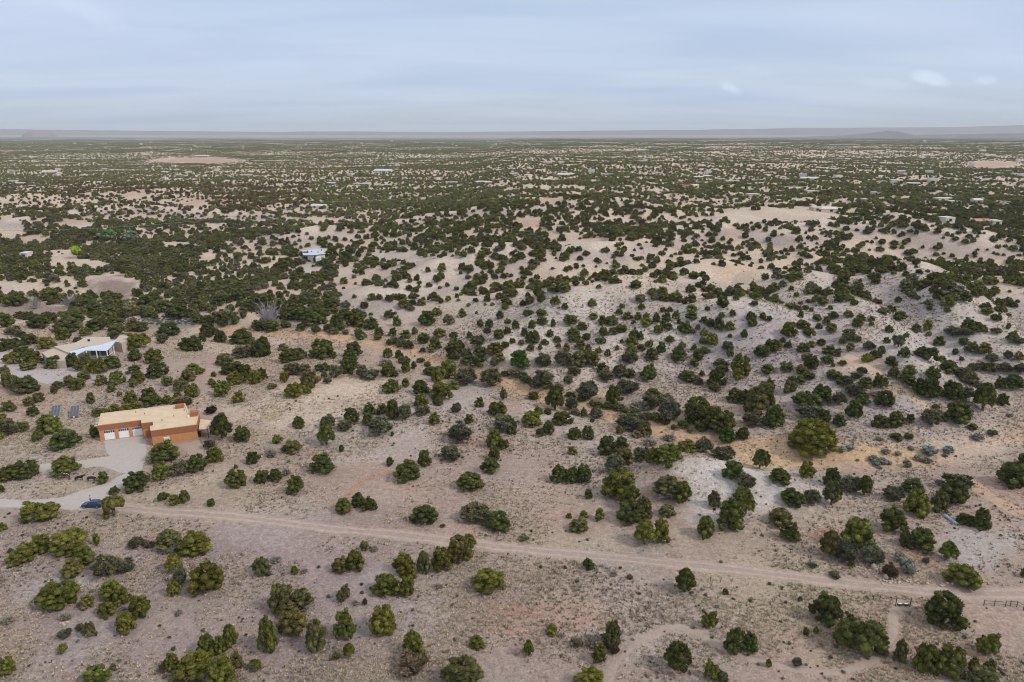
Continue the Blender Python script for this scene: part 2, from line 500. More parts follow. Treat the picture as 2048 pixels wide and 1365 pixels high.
# ---------------------------------------------------------------- terrain
TAN = (0.405, 0.316, 0.266); MAUVE = (0.342, 0.272, 0.262); CLAY = (0.455, 0.415, 0.395); STRAW = (0.44, 0.365, 0.27); SAND = (0.57, 0.405, 0.255)
RED = (0.42, 0.21, 0.135); BEIGE = (0.57, 0.465, 0.375); PINK = (0.44, 0.305, 0.24); LILAC = (0.43, 0.385, 0.38); WHITEC = (0.545, 0.505, 0.475)
PATCH = [  # px, py, rx, ry, colour, strength
    (1470, 975, 120, 64, WHITEC, 0.9), (1380, 935, 60, 22, WHITEC, .7), (1600, 985, 60, 60, CLAY, .7), (1230, 640, 300, 40, CLAY, .5), (1620, 625, 230, 40, CLAY, .5), (1850, 690, 120, 44, CLAY, .7), (1500, 660, 100, 34, LILAC, .7), (1450, 530, 140, 40, BEIGE, .8), (1250, 560, 160, 20, BEIGE, .6), (1950, 1085, 85, 55, CLAY, .85),
    (1780, 560, 150, 40, LILAC, .5), (150, 748, 150, 24, LILAC, .9), (25, 712, 34, 44, CLAY, .8), (880, 800, 130, 40, CLAY, .5), (760, 880, 160, 60, CLAY, .45), (1100, 830, 80, 30, WHITEC, .5),
    (150, 1163, 50, 22, CLAY, .6), (617, 540, 22, 26, CLAY, .9), (590, 545, 14, 20, CLAY, .7), (800, 515, 60, 25, CLAY, .5), (60, 1180, 60, 45, CLAY, .4), (180, 1260, 60, 40, CLAY, .35), (760, 1150, 60, 24, CLAY, .3),
    (940, 885, 34, 14, PINK, .7), (810, 975, 60, 12, PINK, .7), (1640, 912, 170, 28, SAND, .95), (1560, 885, 80, 14, SAND, .8), (1770, 918, 160, 26, SAND, .7), (1950, 900, 110, 40, BEIGE, .6),
    (1160, 805, 90, 22, SAND, .7), (1290, 845, 90, 20, SAND, .65), (1050, 770, 60, 14, SAND, .6), (960, 742, 70, 12, SAND, .5), (860, 712, 70, 12, BEIGE, .6), (720, 668, 60, 12, PINK, .7),
    (1080, 1240, 190, 42, PINK, .85), (1040, 1225, 60, 18, RED, .2), (1000, 1010, 80, 40, TAN, .6), (1640, 1070, 34, 12, RED, .55), (1835, 1110, 44, 20, RED, .4), (1990, 1010, 80, 55, PINK, .6), (1960, 1275, 110, 50, PINK, .45), (1770, 1240, 26, 22, PINK, .6),
    (1700, 1230, 50, 20, PINK, .3), (1130, 1035, 70, 22, PINK, .5), (550, 815, 150, 42, BEIGE, .7), (700, 780, 130, 26, BEIGE, .8), (540, 834, 26, 10, (0.34, .31, .14), .6), (100, 880, 110, 34, STRAW, .7), (250, 940, 90, 16, STRAW, .3),
    (420, 1000, 200, 45, STRAW, .55), (150, 975, 110, 18, STRAW, .7), (1500, 1185, 260, 70, STRAW, .5), (1180, 1080, 220, 26, STRAW, .5), (1640, 1030, 80, 26, STRAW, .5), (870, 1060, 220, 16, PINK, .35), (600, 1230, 300, 90, MAUVE, .5),
    (90, 1010, 120, 16, MAUVE, .4), (560, 750, 140, 24, PINK, .35), (470, 690, 120, 20, BEIGE, .5), (60, 800, 90, 36, PINK, .45), (180, 775, 90, 14, PINK, .5), (230, 570, 60, 24, (0.25, .19, .16), .9), (60, 622, 120, 16, (.26, .20, .175), .8),
    (340, 650, 70, 9, (0.2, .21, .17), .8), (1060, 448, 36, 10, PINK, .7), (1220, 475, 60, 10, PINK, .7), (1465, 470, 20, 16, PINK, .6), (400, 322, 95, 6, PINK, .95), (270, 385, 60, 14, PINK, .5), (390, 405, 60, 14, PINK, .5), (140, 440, 60, 12, PINK, .5),
    (1100, 402, 32, 8, PINK, .7), (1960, 330, 90, 12, PINK, .6), (1480, 545, 60, 22, SAND, .35), (1720, 730, 60, 16, SAND, .45), (1810, 780, 90, 16, SAND, .4), (1480, 750, 100, 14, BEIGE, .5), (1990, 830, 60, 40, TAN, .5),
]


def soil_colour(x, y, h):
    px, py, dep = to_px(x, y, h)
    n1 = fbm(x / 60, y / 60, 4); n2 = fbm(x / 26 + 40, y / 26, 3); n3 = fbm(x / 9 + 7, y / 9 + 2, 3)
    c = np.zeros(x.shape + (3,)); c[:] = TAN

    def blend(c, col, w):
        return c * (1 - w[..., None]) + np.array(col) * w[..., None]
    c = blend(c, MAUVE, np.clip(sstep(1200, 500, px + 700 * n1) * sstep(960, 1120, py), 0, 1) * 0.9)
    mid = sstep(720, 600, py + 60 * n1)
    c = blend(c, BEIGE, mid * 0.9)
    c = blend(c, PINK, np.clip(sstep(0.02, 0.2, n1) * 0.4, 0, 1))
    c = blend(c, CLAY, np.clip(sstep(0.05, 0.22, n2) * 0.35, 0, 1))
    c = blend(c, STRAW, np.clip(sstep(0.06, 0.25, -n2) * 0.35, 0, 1))
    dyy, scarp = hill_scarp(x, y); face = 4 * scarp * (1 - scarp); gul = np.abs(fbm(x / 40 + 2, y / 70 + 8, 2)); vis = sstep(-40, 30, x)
    c = blend(c, CLAY, np.clip(face * 1.3, 0, 1) * vis * .9); c = blend(c, (0.375, 0.325, 0.335), face * vis * .75 * sstep(.06, .16, gul)); c = blend(c, WHITEC, face * vis * .6 * sstep(.06, .0, gul))  # over the clay, relief shading is painted in: gullies darker, spur tops paler
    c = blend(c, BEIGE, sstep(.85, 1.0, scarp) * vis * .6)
    rp = ridge_profile(x, y)[1]; c = blend(c, (0.405, 0.345, 0.325), sstep(.08, .3, rp) * sstep(.75, .5, rp) * .7); c = blend(c, (0.575, 0.50, 0.435), sstep(.6, .9, rp) * .75)  # slope shading painted into the soil colour: ridge flanks darker, crests paler
    wd = seg_dist(px, py * 2.3, [(a, b * 2.3) for a, b in WASH_PX]) * dep / FOC
    c = blend(c, (0.47, 0.315, 0.215), np.exp(-((wd + 3.5 * n3) / 3.9) ** 2) * 1.0 * sstep(380, 620, px))
    for (cx, cyy, rx, ry, col, s) in PATCH:
        r = np.sqrt(((px - cx) / rx) ** 2 + ((py - cyy) / ry) ** 2) + 1.0 * n3 + 0.6 * n2
        c = blend(c, col, s * sstep(1.15, 0.65, r))
    # far plain: low scrub tints the soil where single trees can no longer be told apart
    farw = sstep(2500, 6500, y) * (0.30 + 0.5 * fbm(x / 260, y / 420, 3))
    c = blend(c, (0.15, 0.150, 0.085), np.clip(farw, 0, 0.7))
    far2 = sstep(6500, 9000, y)
    c = blend(c, (0.17, 0.145, 0.13), far2 * 0.6)
    return c


def build_terrain():
    rows = [-150.0, -60.0, 0.0, 30.0, 50.0, 62.0]
    y = 70.0
    while y < 24000:
        rows.append(y); y *= 1.0082 if y < 1500 else 1.016
    rows = np.array(rows)
    tcols = np.concatenate([np.linspace(-1.6, -0.86, 30)[:-1], np.linspace(-0.86, 0.86, 600), np.linspace(0.86, 1.6, 30)[1:]])
    Y = np.repeat(rows[:, None], len(tcols), 1)
    X = tcols[None, :] * (np.maximum(Y, 0) + 40)
    Hh = height(X, Y)
    nr, nc = Y.shape
    V = np.stack([X, Y, Hh], -1).reshape(-1, 3)
    i = np.arange((nr - 1) * (nc - 1)); r = i // (nc - 1); c = i % (nc - 1); a = r * nc + c
    F = np.stack([a, a + 1, a + nc + 1, a + nc], 1)
    me = mesh_np('ground', V, F, terrain_mat(), True)
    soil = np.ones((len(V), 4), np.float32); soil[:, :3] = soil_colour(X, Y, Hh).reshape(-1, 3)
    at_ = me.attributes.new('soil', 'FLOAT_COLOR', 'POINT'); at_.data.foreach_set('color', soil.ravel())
    return tag(put('ground', me), kind='structure')


build_terrain()


def build_hills():
    def ridge(dist, profile, depth, mat, wig):
        """a long landform across the view: front slope, crest and back slope, profile in (px, crest py)"""
        pxs = np.linspace(-700, 2750, 500)
        pr = np.array(profile); crest = np.interp(pxs, pr[:, 0], pr[:, 1])
        x = (pxs - 1024) / FOC * dist * CP
        hz = (268 - crest) / FOC * dist * CP * CP + CAM_Z
        hz = hz + wig * fbm(pxs / 60.0, pxs * 0 + dist, 4)
        V = []; nrow = 9
        for k in range(nrow):
            t = k / (nrow - 1); y = dist + depth * (t - 0.5) * 2
            prof = 1 - abs(2 * t - 1) ** 1.4
            rough = wig * 1.2 * fbm(x / (dist * .02), x * 0 + k * 3.3, 3) * (1 if 0 < k < nrow - 1 else 0)
            V.append(np.stack([x, x * 0 + y, np.maximum(-12, (hz + 12) * prof - 12 + rough * (prof < .99))], 1))
        V = np.concatenate(V); n = len(pxs)
        i = np.arange((nrow - 1) * (n - 1)); r = i // (n - 1); c = i % (n - 1); a = r * n + c
        return tag(put('hills', mesh_np('hills', V, np.stack([a, a + 1, a + n + 1, a + n], 1), mat, True)), kind='structure')
    dark = plain('dark_mesa', (0.15, 0.14, 0.142), 0.95, var=0.25, scale=0.002)
    pale = plain('pale_far_hills', (0.165, 0.158, 0.162), 0.95, var=0.15, scale=0.0006)
    flatm = plain('pale_dry_flat', (0.29, 0.285, 0.295), 0.95, var=0.1, scale=0.001)
    ridge(11000, [(-700, 273), (0, 275), (250, 275.5), (520, 277), (640, 277), (1024, 277), (1250, 277), (1480, 276), (1600, 274), (1690, 271), (1740, 267), (1775, 262), (1800, 264), (1822, 270), (1900, 269), (2048, 266), (2750, 262)], 700, dark, 6)
    ridge(15500, [(-700, 271), (1024, 271.2), (1700, 270.5), (2048, 265.5), (2750, 262)], 900, flatm, 3)
    ridge(21000, [(-700, 254), (0, 259), (180, 261), (560, 264.5), (620, 263), (900, 265), (1100, 262.5), (1400, 260), (1600, 256.5), (1900, 255), (2048, 250.5), (2750, 244)], 1500, pale, 14)
    # the small mesa in front of the far hills, at the left
    mb = []; d = 14200.0
    ctr = (80 - 1024) / FOC * d * CP
    ang = np.linspace(0, 2 * math.pi, 28, endpoint=False)
    for rr, hh in ((300, -10), (255, 70), (200, 115), (150, 132), (60, 136)):
        for a in ang:
            k = 1 + 0.06 * math.sin(3 * a + rr)
            mb.append((ctr + rr * k * math.cos(a), d + rr * 1.3 * k * math.sin(a), hh))
    F = [(r * 28 + i, r * 28 + (i + 1) % 28, (r + 1) * 28 + (i + 1) % 28, (r + 1) * 28 + i) for r in range(4) for i in range(28)] + [tuple(range(112, 140))]
    tag(put('hills', mesh_np('hills', mb, F, plain('pale_mesa', (0.22, 0.195, 0.185), 0.95, var=.1, scale=.002), True)), kind='structure')


build_hills()


def haze():
    m = bpy.data.materials.new('haze'); m.use_nodes = True; nt = m.node_tree; nt.nodes.clear()
    o = nt.nodes.new('ShaderNodeOutputMaterial'); v = nt.nodes.new('ShaderNodeVolumePrincipled')
    v.inputs['Color'].default_value = (0.93, 0.97, 1.0, 1); v.inputs['Density'].default_value = 4.6e-5; v.inputs['Anisotropy'].default_value = 0.0
    nt.links.new(v.outputs[0], o.inputs['Volume'])
    tag(MB().box(-45000, 45000, -400, 30000, -32, 430).build('haze', m), kind='stuff')


haze()

# ---------------------------------------------------------------- driveway, dirt road, foot paths
def inside(px, py, poly):
    res = np.zeros(px.shape, bool); n = len(poly)
    for i in range(n):
        x0, y0 = poly[i]; x1, y1 = poly[(i + 1) % n]
        if y0 == y1: continue
        c = ((y0 > py) != (y1 > py)) & (px < (x1 - x0) * (py - y0) / (y1 - y0) + x0)
        res ^= c
    return res


def sheet(name, polys, mat, cell=0.35, lift=0.045, jitter=0.5):
    W = [rays_to_ground(p)[:, :2] for p in polys]
    allp = np.concatenate(W); lo = allp.min(0) - 2; hi = allp.max(0) + 2
    nx = int((hi[0] - lo[0]) / cell); ny = int((hi[1] - lo[1]) / cell)
    gx, gy = np.meshgrid(lo[0] + (np.arange(nx) + .5) * cell, lo[1] + (np.arange(ny) + .5) * cell)
    wx = gx + jitter * 2 * fbm(gx / 2.2, gy / 2.2, 3); wy = gy + jitter * 2 * fbm(gx / 2.2 + 50, gy / 2.2, 3)
    keep = np.zeros(gx.shape, bool)
    for p in W: keep |= inside(wx, wy, p)
    jj, ii = np.nonzero(keep)
    vid = {}; V = []; F = []
    for i, j in zip(ii, jj):
        q = []
        for a, b in ((0, 0), (1, 0), (1, 1), (0, 1)):
            k = (i + a, j + b)
            if k not in vid:
                vid[k] = len(V); V.append((lo[0] + k[0] * cell, lo[1] + k[1] * cell))
            q.append(vid[k])
        F.append(q)
    V = np.array(V)
    V3 = np.column_stack([V, height(V[:, 0], V[:, 1]) + lift])
    return tag(put(name, mesh_np(name, V3, np.array(F), mat, True)), kind='structure')


def ribbon(name, pts, width, mat, lift=0.04, closed_noise=0.25):
    P = rays_to_ground(pts)[:, :2]
    # smooth the line
    for it in range(3):
        Q = [P[0]]
        for a, b in zip(P[:-1], P[1:]): Q += [a * .75 + b * .25, a * .25 + b * .75]
        P = np.array(Q + [P[-1]])
    s = np.concatenate([[0], np.cumsum(np.hypot(*np.diff(P, axis=0).T))]); n = int(s[-1] / 0.7) + 2
    t = np.linspace(0, s[-1], n); C = np.column_stack([np.interp(t, s, P[:, 0]), np.interp(t, s, P[:, 1])])
    T = np.gradient(C, axis=0); T /= np.linalg.norm(T, axis=1)[:, None]; Nn = np.column_stack([-T[:, 1], T[:, 0]])
    K = 11; us = np.linspace(-1, 1, K); V = []; A = []
    for k, u in enumerate(us):
        w = width / 2 * (1 + closed_noise * 2 * fbm(t / 5 + (u > 0) * 31, t * 0 + 3, 3))
        q = C + Nn * (u * w)[:, None]; V.append(np.column_stack([q, height(q[:, 0], q[:, 1]) + lift - 0.03 * abs(u)])); A.append(np.full(n, u))
    V = np.stack(V, 1).reshape(-1, 3); A = np.stack(A, 1).ravel()
    i = np.arange((n - 1) * (K - 1)); r = i // (K - 1); c = i % (K - 1); a = r * K + c
    me = mesh_np(name, V, np.stack([a, a + K, a + K + 1, a + 1], 1), mat, True)
    at_ = me.attributes.new('across', 'FLOAT', 'POINT'); at_.data.foreach_set('value', A.astype(np.float32))
    return tag(put(name, me), kind='structure')


def tile(pts, ox, oy): return [(ox + x * .3114, oy + y * .3114) for x, y in pts]


DRIVE = [tile([(655, 832), (915, 800), (935, 850), (945, 900), (940, 950), (915, 1000), (905, 1040), (850, 1060), (760, 1040), (700, 1005), (690, 945), (700, 935), (672, 880)], 0, 620),
         tile([(-60, 1215), (200, 1220), (400, 1205), (560, 1150), (700, 1110), (800, 1050), (860, 1040), (905, 1040), (860, 1085), (790, 1130), (700, 1195), (680, 1262), (520, 1292), (380, 1280), (-60, 1272)], 0, 620),
         tile([(150, 1000), (320, 985), (530, 965), (690, 945), (760, 1040), (640, 1008), (500, 1018), (320, 1040), (150, 1050)], 0, 620)]
M_DRIVE = path_mat('gravel', (0.43, 0.395, 0.37), 0.25)
sheet('driveway', DRIVE, M_DRIVE)
sheet('driveway', [tile([(-40, 375), (120, 380), (330, 375), (480, 375), (560, 400), (420, 440), (300, 480), (120, 430), (-40, 440)], 0, 620),
                   tile([(-40, 275), (55, 260), (45, 330), (30, 420), (-40, 430)], 0, 620)], path_mat('pale_gravel', (0.43, 0.385, 0.38), 0.3), cell=0.5)
sheet('patio', [tile([(1150, 865), (1275, 835), (1318, 905), (1300, 935), (1215, 940), (1180, 905)], 0, 620)], path_mat('patio_gravel', (0.38, 0.295, 0.25), 0.35))
M_ROAD = path_mat('road_dust', (0.415, 0.33, 0.283), 0.55, True)
ribbon('dirt_road', [(215, 1014), (299, 1021), (520, 1038), (636, 1056), (854, 1076), (979, 1092), (1086, 1103), (1242, 1118), (1398, 1132), (1522, 1145), (1621, 1159), (1746, 1171), (1839, 1182), (1948, 1188), (2048, 1187), (2200, 1180)], 3.3, M_ROAD, closed_noise=.5)
M_PATH = path_mat('path_dust', (0.375, 0.30, 0.255), 0.45)
ribbon('path', [(1215, 1385), (1217, 1363), (1229, 1326), (1267, 1289), (1320, 1262), (1360, 1255), (1391, 1266), (1441, 1292), (1475, 1313), (1547, 1328), (1590, 1341), (1684, 1349), (1740, 1325), (1775, 1296), (1790, 1262), (1786, 1240), (1790, 1222), (1803, 1206)], 1.3, M_PATH, closed_noise=.7)
ribbon('path', [(1690, 712), (1715, 722), (1749, 745), (1786, 768), (1839, 806), (1880, 830)], 3.2, path_mat('trail_sand', (0.50, 0.39, 0.29), 0.3), closed_noise=.5)
ribbon('path', [(1935, 960), (1958, 982), (2007, 1008), (2060, 1035), (2120, 1060)], 4.0, path_mat('trail_red', (0.47, 0.335, 0.25), 0.5), closed_noise=.4)
ribbon('wash_bed', [(395, 656), (470, 662), (560, 667), (640, 672), (705, 681), (780, 698), (850, 716), (920, 737), (985, 758), (1050, 783), (1110, 800), (1180, 818), (1250, 838), (1300, 854), (1370, 874), (1450, 890), (1530, 905)], 7.0, path_mat('wash_sand', (0.50, 0.345, 0.235), 0.8), lift=.03, closed_noise=.9)
ribbon('gully', [(800, 938), (782, 943), (762, 949), (742, 957), (724, 966), (708, 980), (692, 995), (668, 1012)], 1.7, path_mat('red_earth', (0.40, 0.255, 0.185), 0.8), lift=.03, closed_noise=.9)
ribbon('path', [(1890, 1225), (1930, 1270), (1965, 1300)], 2.0, path_mat('rill_clay', (0.345, 0.285, 0.25), 0.3), closed_noise=.6)

# ---------------------------------------------------------------- plants: prototypes
def ico(sub):
    bm = bmesh.new(); bmesh.ops.create_icosphere(bm, subdivisions=sub, radius=1.0)
    V = np.array([v.co[:] for v in bm.verts]); F = np.array([[v.index for v in f.verts] for f in bm.faces]); bm.free()
    return V, F


ICO = {1: ico(1), 2: ico(2)}


def crown_mesh(name, seed, nl, sub, nleaf, mat, shape='dome', leaf=0.055, lobe=(0.13, 0.21)):
    """unit crown: 1 wide, 1 high, base at z = 0; lobes of foliage with sprays of leaf-sized faces standing off them"""
    r = np.random.RandomState(seed); IV, IF = ICO[sub]
    V, F, A = [], [], []; n = 0
    phase = r.rand() * 6.28; k1, k2 = r.uniform(.06, .16, 2)
    for i in range(nl):
        u = (i + .5) / nl; zc = 1 - 1.42 * u; a = i * 2.39996 + r.uniform(-.4, .4)
        rad = math.sqrt(max(0, 1 - zc * zc)); d = np.array((rad * math.cos(a), rad * math.sin(a), zc))
        env = 1 + k1 * math.sin(2 * a + phase) + k2 * math.sin(3 * a - 2 * phase) + r.uniform(-.16, .08)
        if shape == 'cone':
            hz = 0.5 + 0.44 * zc; wr = (0.40 * (1.12 - 0.85 * hz) + 0.05) * env; c = np.array((math.cos(a) * wr * min(1, rad + .25), math.sin(a) * wr * min(1, rad + .25), hz))
        elif shape == 'loose':
            c = np.array((0, 0, .38)) + d * np.array((.42, .42, .46)) * env * r.uniform(.75, 1.1)
        elif shape == 'umbrella':
            c = np.array((0, 0, .68)) + d * np.array((.42, .42, .24)) * env
        elif shape == 'twin':
            s = 1 if i % 2 else -1
            c = np.array((.2 * s, .06 * s, .34)) + d * np.array((.25, .32, .38 - .06 * s)) * env
        else:
            hz = .10 + .80 * (1 - u) ** .9 * (1 if i % 6 else r.uniform(.3, .9)); rr_ = .43 * math.sqrt(max(.02, 1 - (hz / .97) ** 2.1)) * env * r.uniform(.80, 1.12) * (1 if i % 6 else .5)
            c = np.array((math.cos(a) * rr_, math.sin(a) * rr_, hz * r.uniform(.9, 1.06)))
        lr = r.uniform(*lobe) * (1.15 if zc < .2 else 1.0)
        c[2] = max(c[2], lr * .35)
        jit = 1 + r.uniform(-.28, .28, (len(IV), 1))
        sq = np.array((1, 1, r.uniform(.8, 1.15)))
        LV = IV * jit * lr * sq + c
        lt = r.uniform(.62, 1.38)
        V.append(LV); F.append(IF + n); A.append(np.full(len(LV), lt)); n += len(LV)
        if nleaf:
            D = r.normal(size=(nleaf, 3)); D[:, 2] = np.abs(D[:, 2]) * .9 + D[:, 2] * .3; D /= np.linalg.norm(D, axis=1)[:, None]
            base = c + D * lr * sq * r.uniform(.75, 1.05, (nleaf, 1))
            T = np.cross(D, r.normal(size=(nleaf, 3))); T /= np.linalg.norm(T, axis=1)[:, None] + 1e-9
            w = leaf * r.uniform(.5, 1.0, (nleaf, 1)); ln = leaf * r.uniform(.9, 2.2, (nleaf, 1))
            up = D + np.array((0, 0, .2)); up /= np.linalg.norm(up, axis=1)[:, None]
            tri = np.stack([base + T * w * .6, base - T * w * .6, base + up * ln + T * w * r.uniform(-.5, .5, (nleaf, 1))], 1).reshape(-1, 3)
            V.append(tri); F.append(np.arange(3 * nleaf).reshape(-1, 3) + n); A.append(np.repeat(lt * r.uniform(.65, 1.55, nleaf), 3)); n += 3 * nleaf
    V = np.concatenate(V); F = np.concatenate(F); A = np.concatenate(A).astype(np.float32)
    V[:, 2] = np.maximum(V[:, 2], -0.03)
    w = np.percentile(np.abs(V[:, :2]).max(1), 99.7) * 2
    V[:, :2] /= w; V[:, 2] /= np.percentile(V[:, 2], 99.9)
    me = mesh_np(name, V, F, mat, False)
    at_ = me.attributes.new('lt', 'FLOAT', 'POINT'); at_.data.foreach_set('value', A)
    return me


def trunk_mesh(seed, mat, low=True):
    r = random.Random(seed); mb = MB()
    for k in range(3):
        a = k * 2.1 + r.random(); q = (math.cos(a) * .05, math.sin(a) * .05, .2); mb.tube((math.cos(a) * .02, math.sin(a) * .02, -.06), q, .035, .026, 5)
        for j in range(2):
            b = a + r.uniform(-.8, .8); mb.tube(q, (q[0] + math.cos(b) * .2, q[1] + math.sin(b) * .2, r.uniform(.4, .6)), .022, .008, 4)
    return mb.mesh('trunk', mat, True)


def twig_mesh(name, seed, n, mat, spread=1.0, thick=1.0, tall=.9):
    r = random.Random(seed); mb = MB()
    for i in range(n):
        a = r.random() * 6.283; el = r.uniform(.25, 1.25)
        ln = r.uniform(.35, .62)
        p = np.array((r.uniform(-.06, .06) * spread, r.uniform(-.06, .06) * spread, -.03))
        d = np.array((math.cos(a) * math.cos(el) * spread, math.sin(a) * math.cos(el) * spread, math.sin(el) * tall))
        q = p + d * ln; mb.tube(p, q, .016 * thick, .010 * thick, 4)
        for j in range(3):
            d2 = d + np.array([r.uniform(-.7, .7), r.uniform(-.7, .7), r.uniform(-.3, .6)]); s = p + (q - p) * r.uniform(.5, 1)
            e = s + d2 * ln * r.uniform(.4, .8); mb.tube(s, e, .009 * thick, .004 * thick, 3)
            for kk in range(2):
                d3 = d2 + np.array([r.uniform(-.8, .8), r.uniform(-.8, .8), r.uniform(-.3, .5)]); mb.tube(s + (e - s) * .6, s + (e - s) * .6 + d3 * ln * .35, .006 * thick, .003 * thick, 3)
    V = np.array(mb.v); V[:, :2] /= np.abs(V[:, :2]).max() * 2; V[:, 2] = np.maximum(V[:, 2], -.04) / V[:, 2].max()
    return mesh_np(name, V, mb.f, mat)


JUN = [crown_mesh('crown', 100 + i, 56, 1, 95, M_FOL, s, leaf=.032, lobe=(.065, .135)) for i, s in enumerate(('dome', 'dome', 'dome', 'dome', 'twin', 'cone', 'dome', 'dome', 'dome', 'dome'))]
CONE = [JUN[5], crown_mesh('crown', 140, 40, 1, 80, M_FOL, 'cone', leaf=.042, lobe=(.08, .15))]
LOOSE = [crown_mesh('foliage', 200 + i, 36, 1, 70, M_FOL, 'loose', .08, (.06, .12)) for i in range(4)]
SAGE = [crown_mesh('foliage', 230 + i, 18, 1, 26, M_FOL, 'loose', .08, (.12, .2)) for i in range(2)]
TRUNK = [trunk_mesh(i, M_BARK) for i in range(3)]
TWIG = [twig_mesh('branches', i, 26, M_DEAD) for i in range(3)]
FULLI = [crown_mesh('shrub_form', 300 + i, 34, 1, 44, M_FOLI, s, leaf=.055, lobe=(.08, .16)) for i, s in enumerate(('dome', 'dome', 'dome', 'dome', 'twin'))]
LOWI = [crown_mesh('scrub_form', 320 + i, 12, 1, 14, M_FOLI, s, .12, (.17, .28)) for i, s in enumerate(('dome', 'dome', 'cone', 'twin'))]
TINT = {'g': (.124, .126, .024), 'd': (.076, .086, .022), 'o': (.118, .110, .038), 's': (.140, .135, .078), 'v': (.050, .098, .014), 'y': (.16, .13, .015), 'u': (.18, .195, .165), 'b': (.12, .09, .055), 'x': (.045, .028, .026)}


def scatter(name, pts, scl, rot, tint, forms, kind='stuff'):
    """one object of countless plants: points that carry size, turn and tint, with forms set on them by geometry nodes"""
    me = bpy.data.meshes.new(name); n = len(pts)
    me.vertices.add(n); me.vertices.foreach_set('co', np.asarray(pts, np.float32).ravel())
    for nm, ty, key, arr in (('scl', 'FLOAT_VECTOR', 'vector', scl), ('rot', 'FLOAT_VECTOR', 'vector', rot), ('vid', 'INT', 'value', RNG.randint(0, len(forms), n))):
        a = me.attributes.new(nm, ty, 'POINT'); a.data.foreach_set(key, np.asarray(arr, np.int32 if ty == 'INT' else np.float32).ravel())
    tc = np.ones((n, 4), np.float32); tc[:, :3] = tint
    a = me.attributes.new('tint', 'FLOAT_COLOR', 'POINT'); a.data.foreach_set('color', tc.ravel())
    c = bpy.data.collections.new(name + '_forms'); c.use_fake_user = True
    for f in forms: c.objects.link(bpy.data.objects.new(f.name, f))
    ng = bpy.data.node_groups.new(name, 'GeometryNodeTree')
    ng.interface.new_socket('Geometry', in_out='INPUT', socket_type='NodeSocketGeometry'); ng.interface.new_socket('Geometry', in_out='OUTPUT', socket_type='NodeSocketGeometry')
    N, L = ng.nodes.new, ng.links.new
    gi = N('NodeGroupInput'); go = N('NodeGroupOutput'); ip = N('GeometryNodeInstanceOnPoints'); ci = N('GeometryNodeCollectionInfo')
    ci.inputs['Collection'].default_value = c; ci.inputs['Separate Children'].default_value = True; ci.inputs['Reset Children'].default_value = True

    def attr(nm, ty):
        q = N('GeometryNodeInputNamedAttribute'); q.data_type = ty; q.inputs['Name'].default_value = nm; return q.outputs['Attribute']
    er = N('FunctionNodeEulerToRotation'); L(attr('rot', 'FLOAT_VECTOR'), er.inputs[0])
    ip.inputs['Pick Instance'].default_value = True
    L(gi.outputs[0], ip.inputs['Points']); L(ci.outputs[0], ip.inputs['Instance']); L(attr('vid', 'INT'), ip.inputs['Instance Index'])
    L(er.outputs[0], ip.inputs['Rotation']); L(attr('scl', 'FLOAT_VECTOR'), ip.inputs['Scale']); L(ip.outputs[0], go.inputs[0])
    o = put(name, me); md = o.modifiers.new('scatter', 'NODES'); md.node_group = ng
    return tag(o, kind=kind)


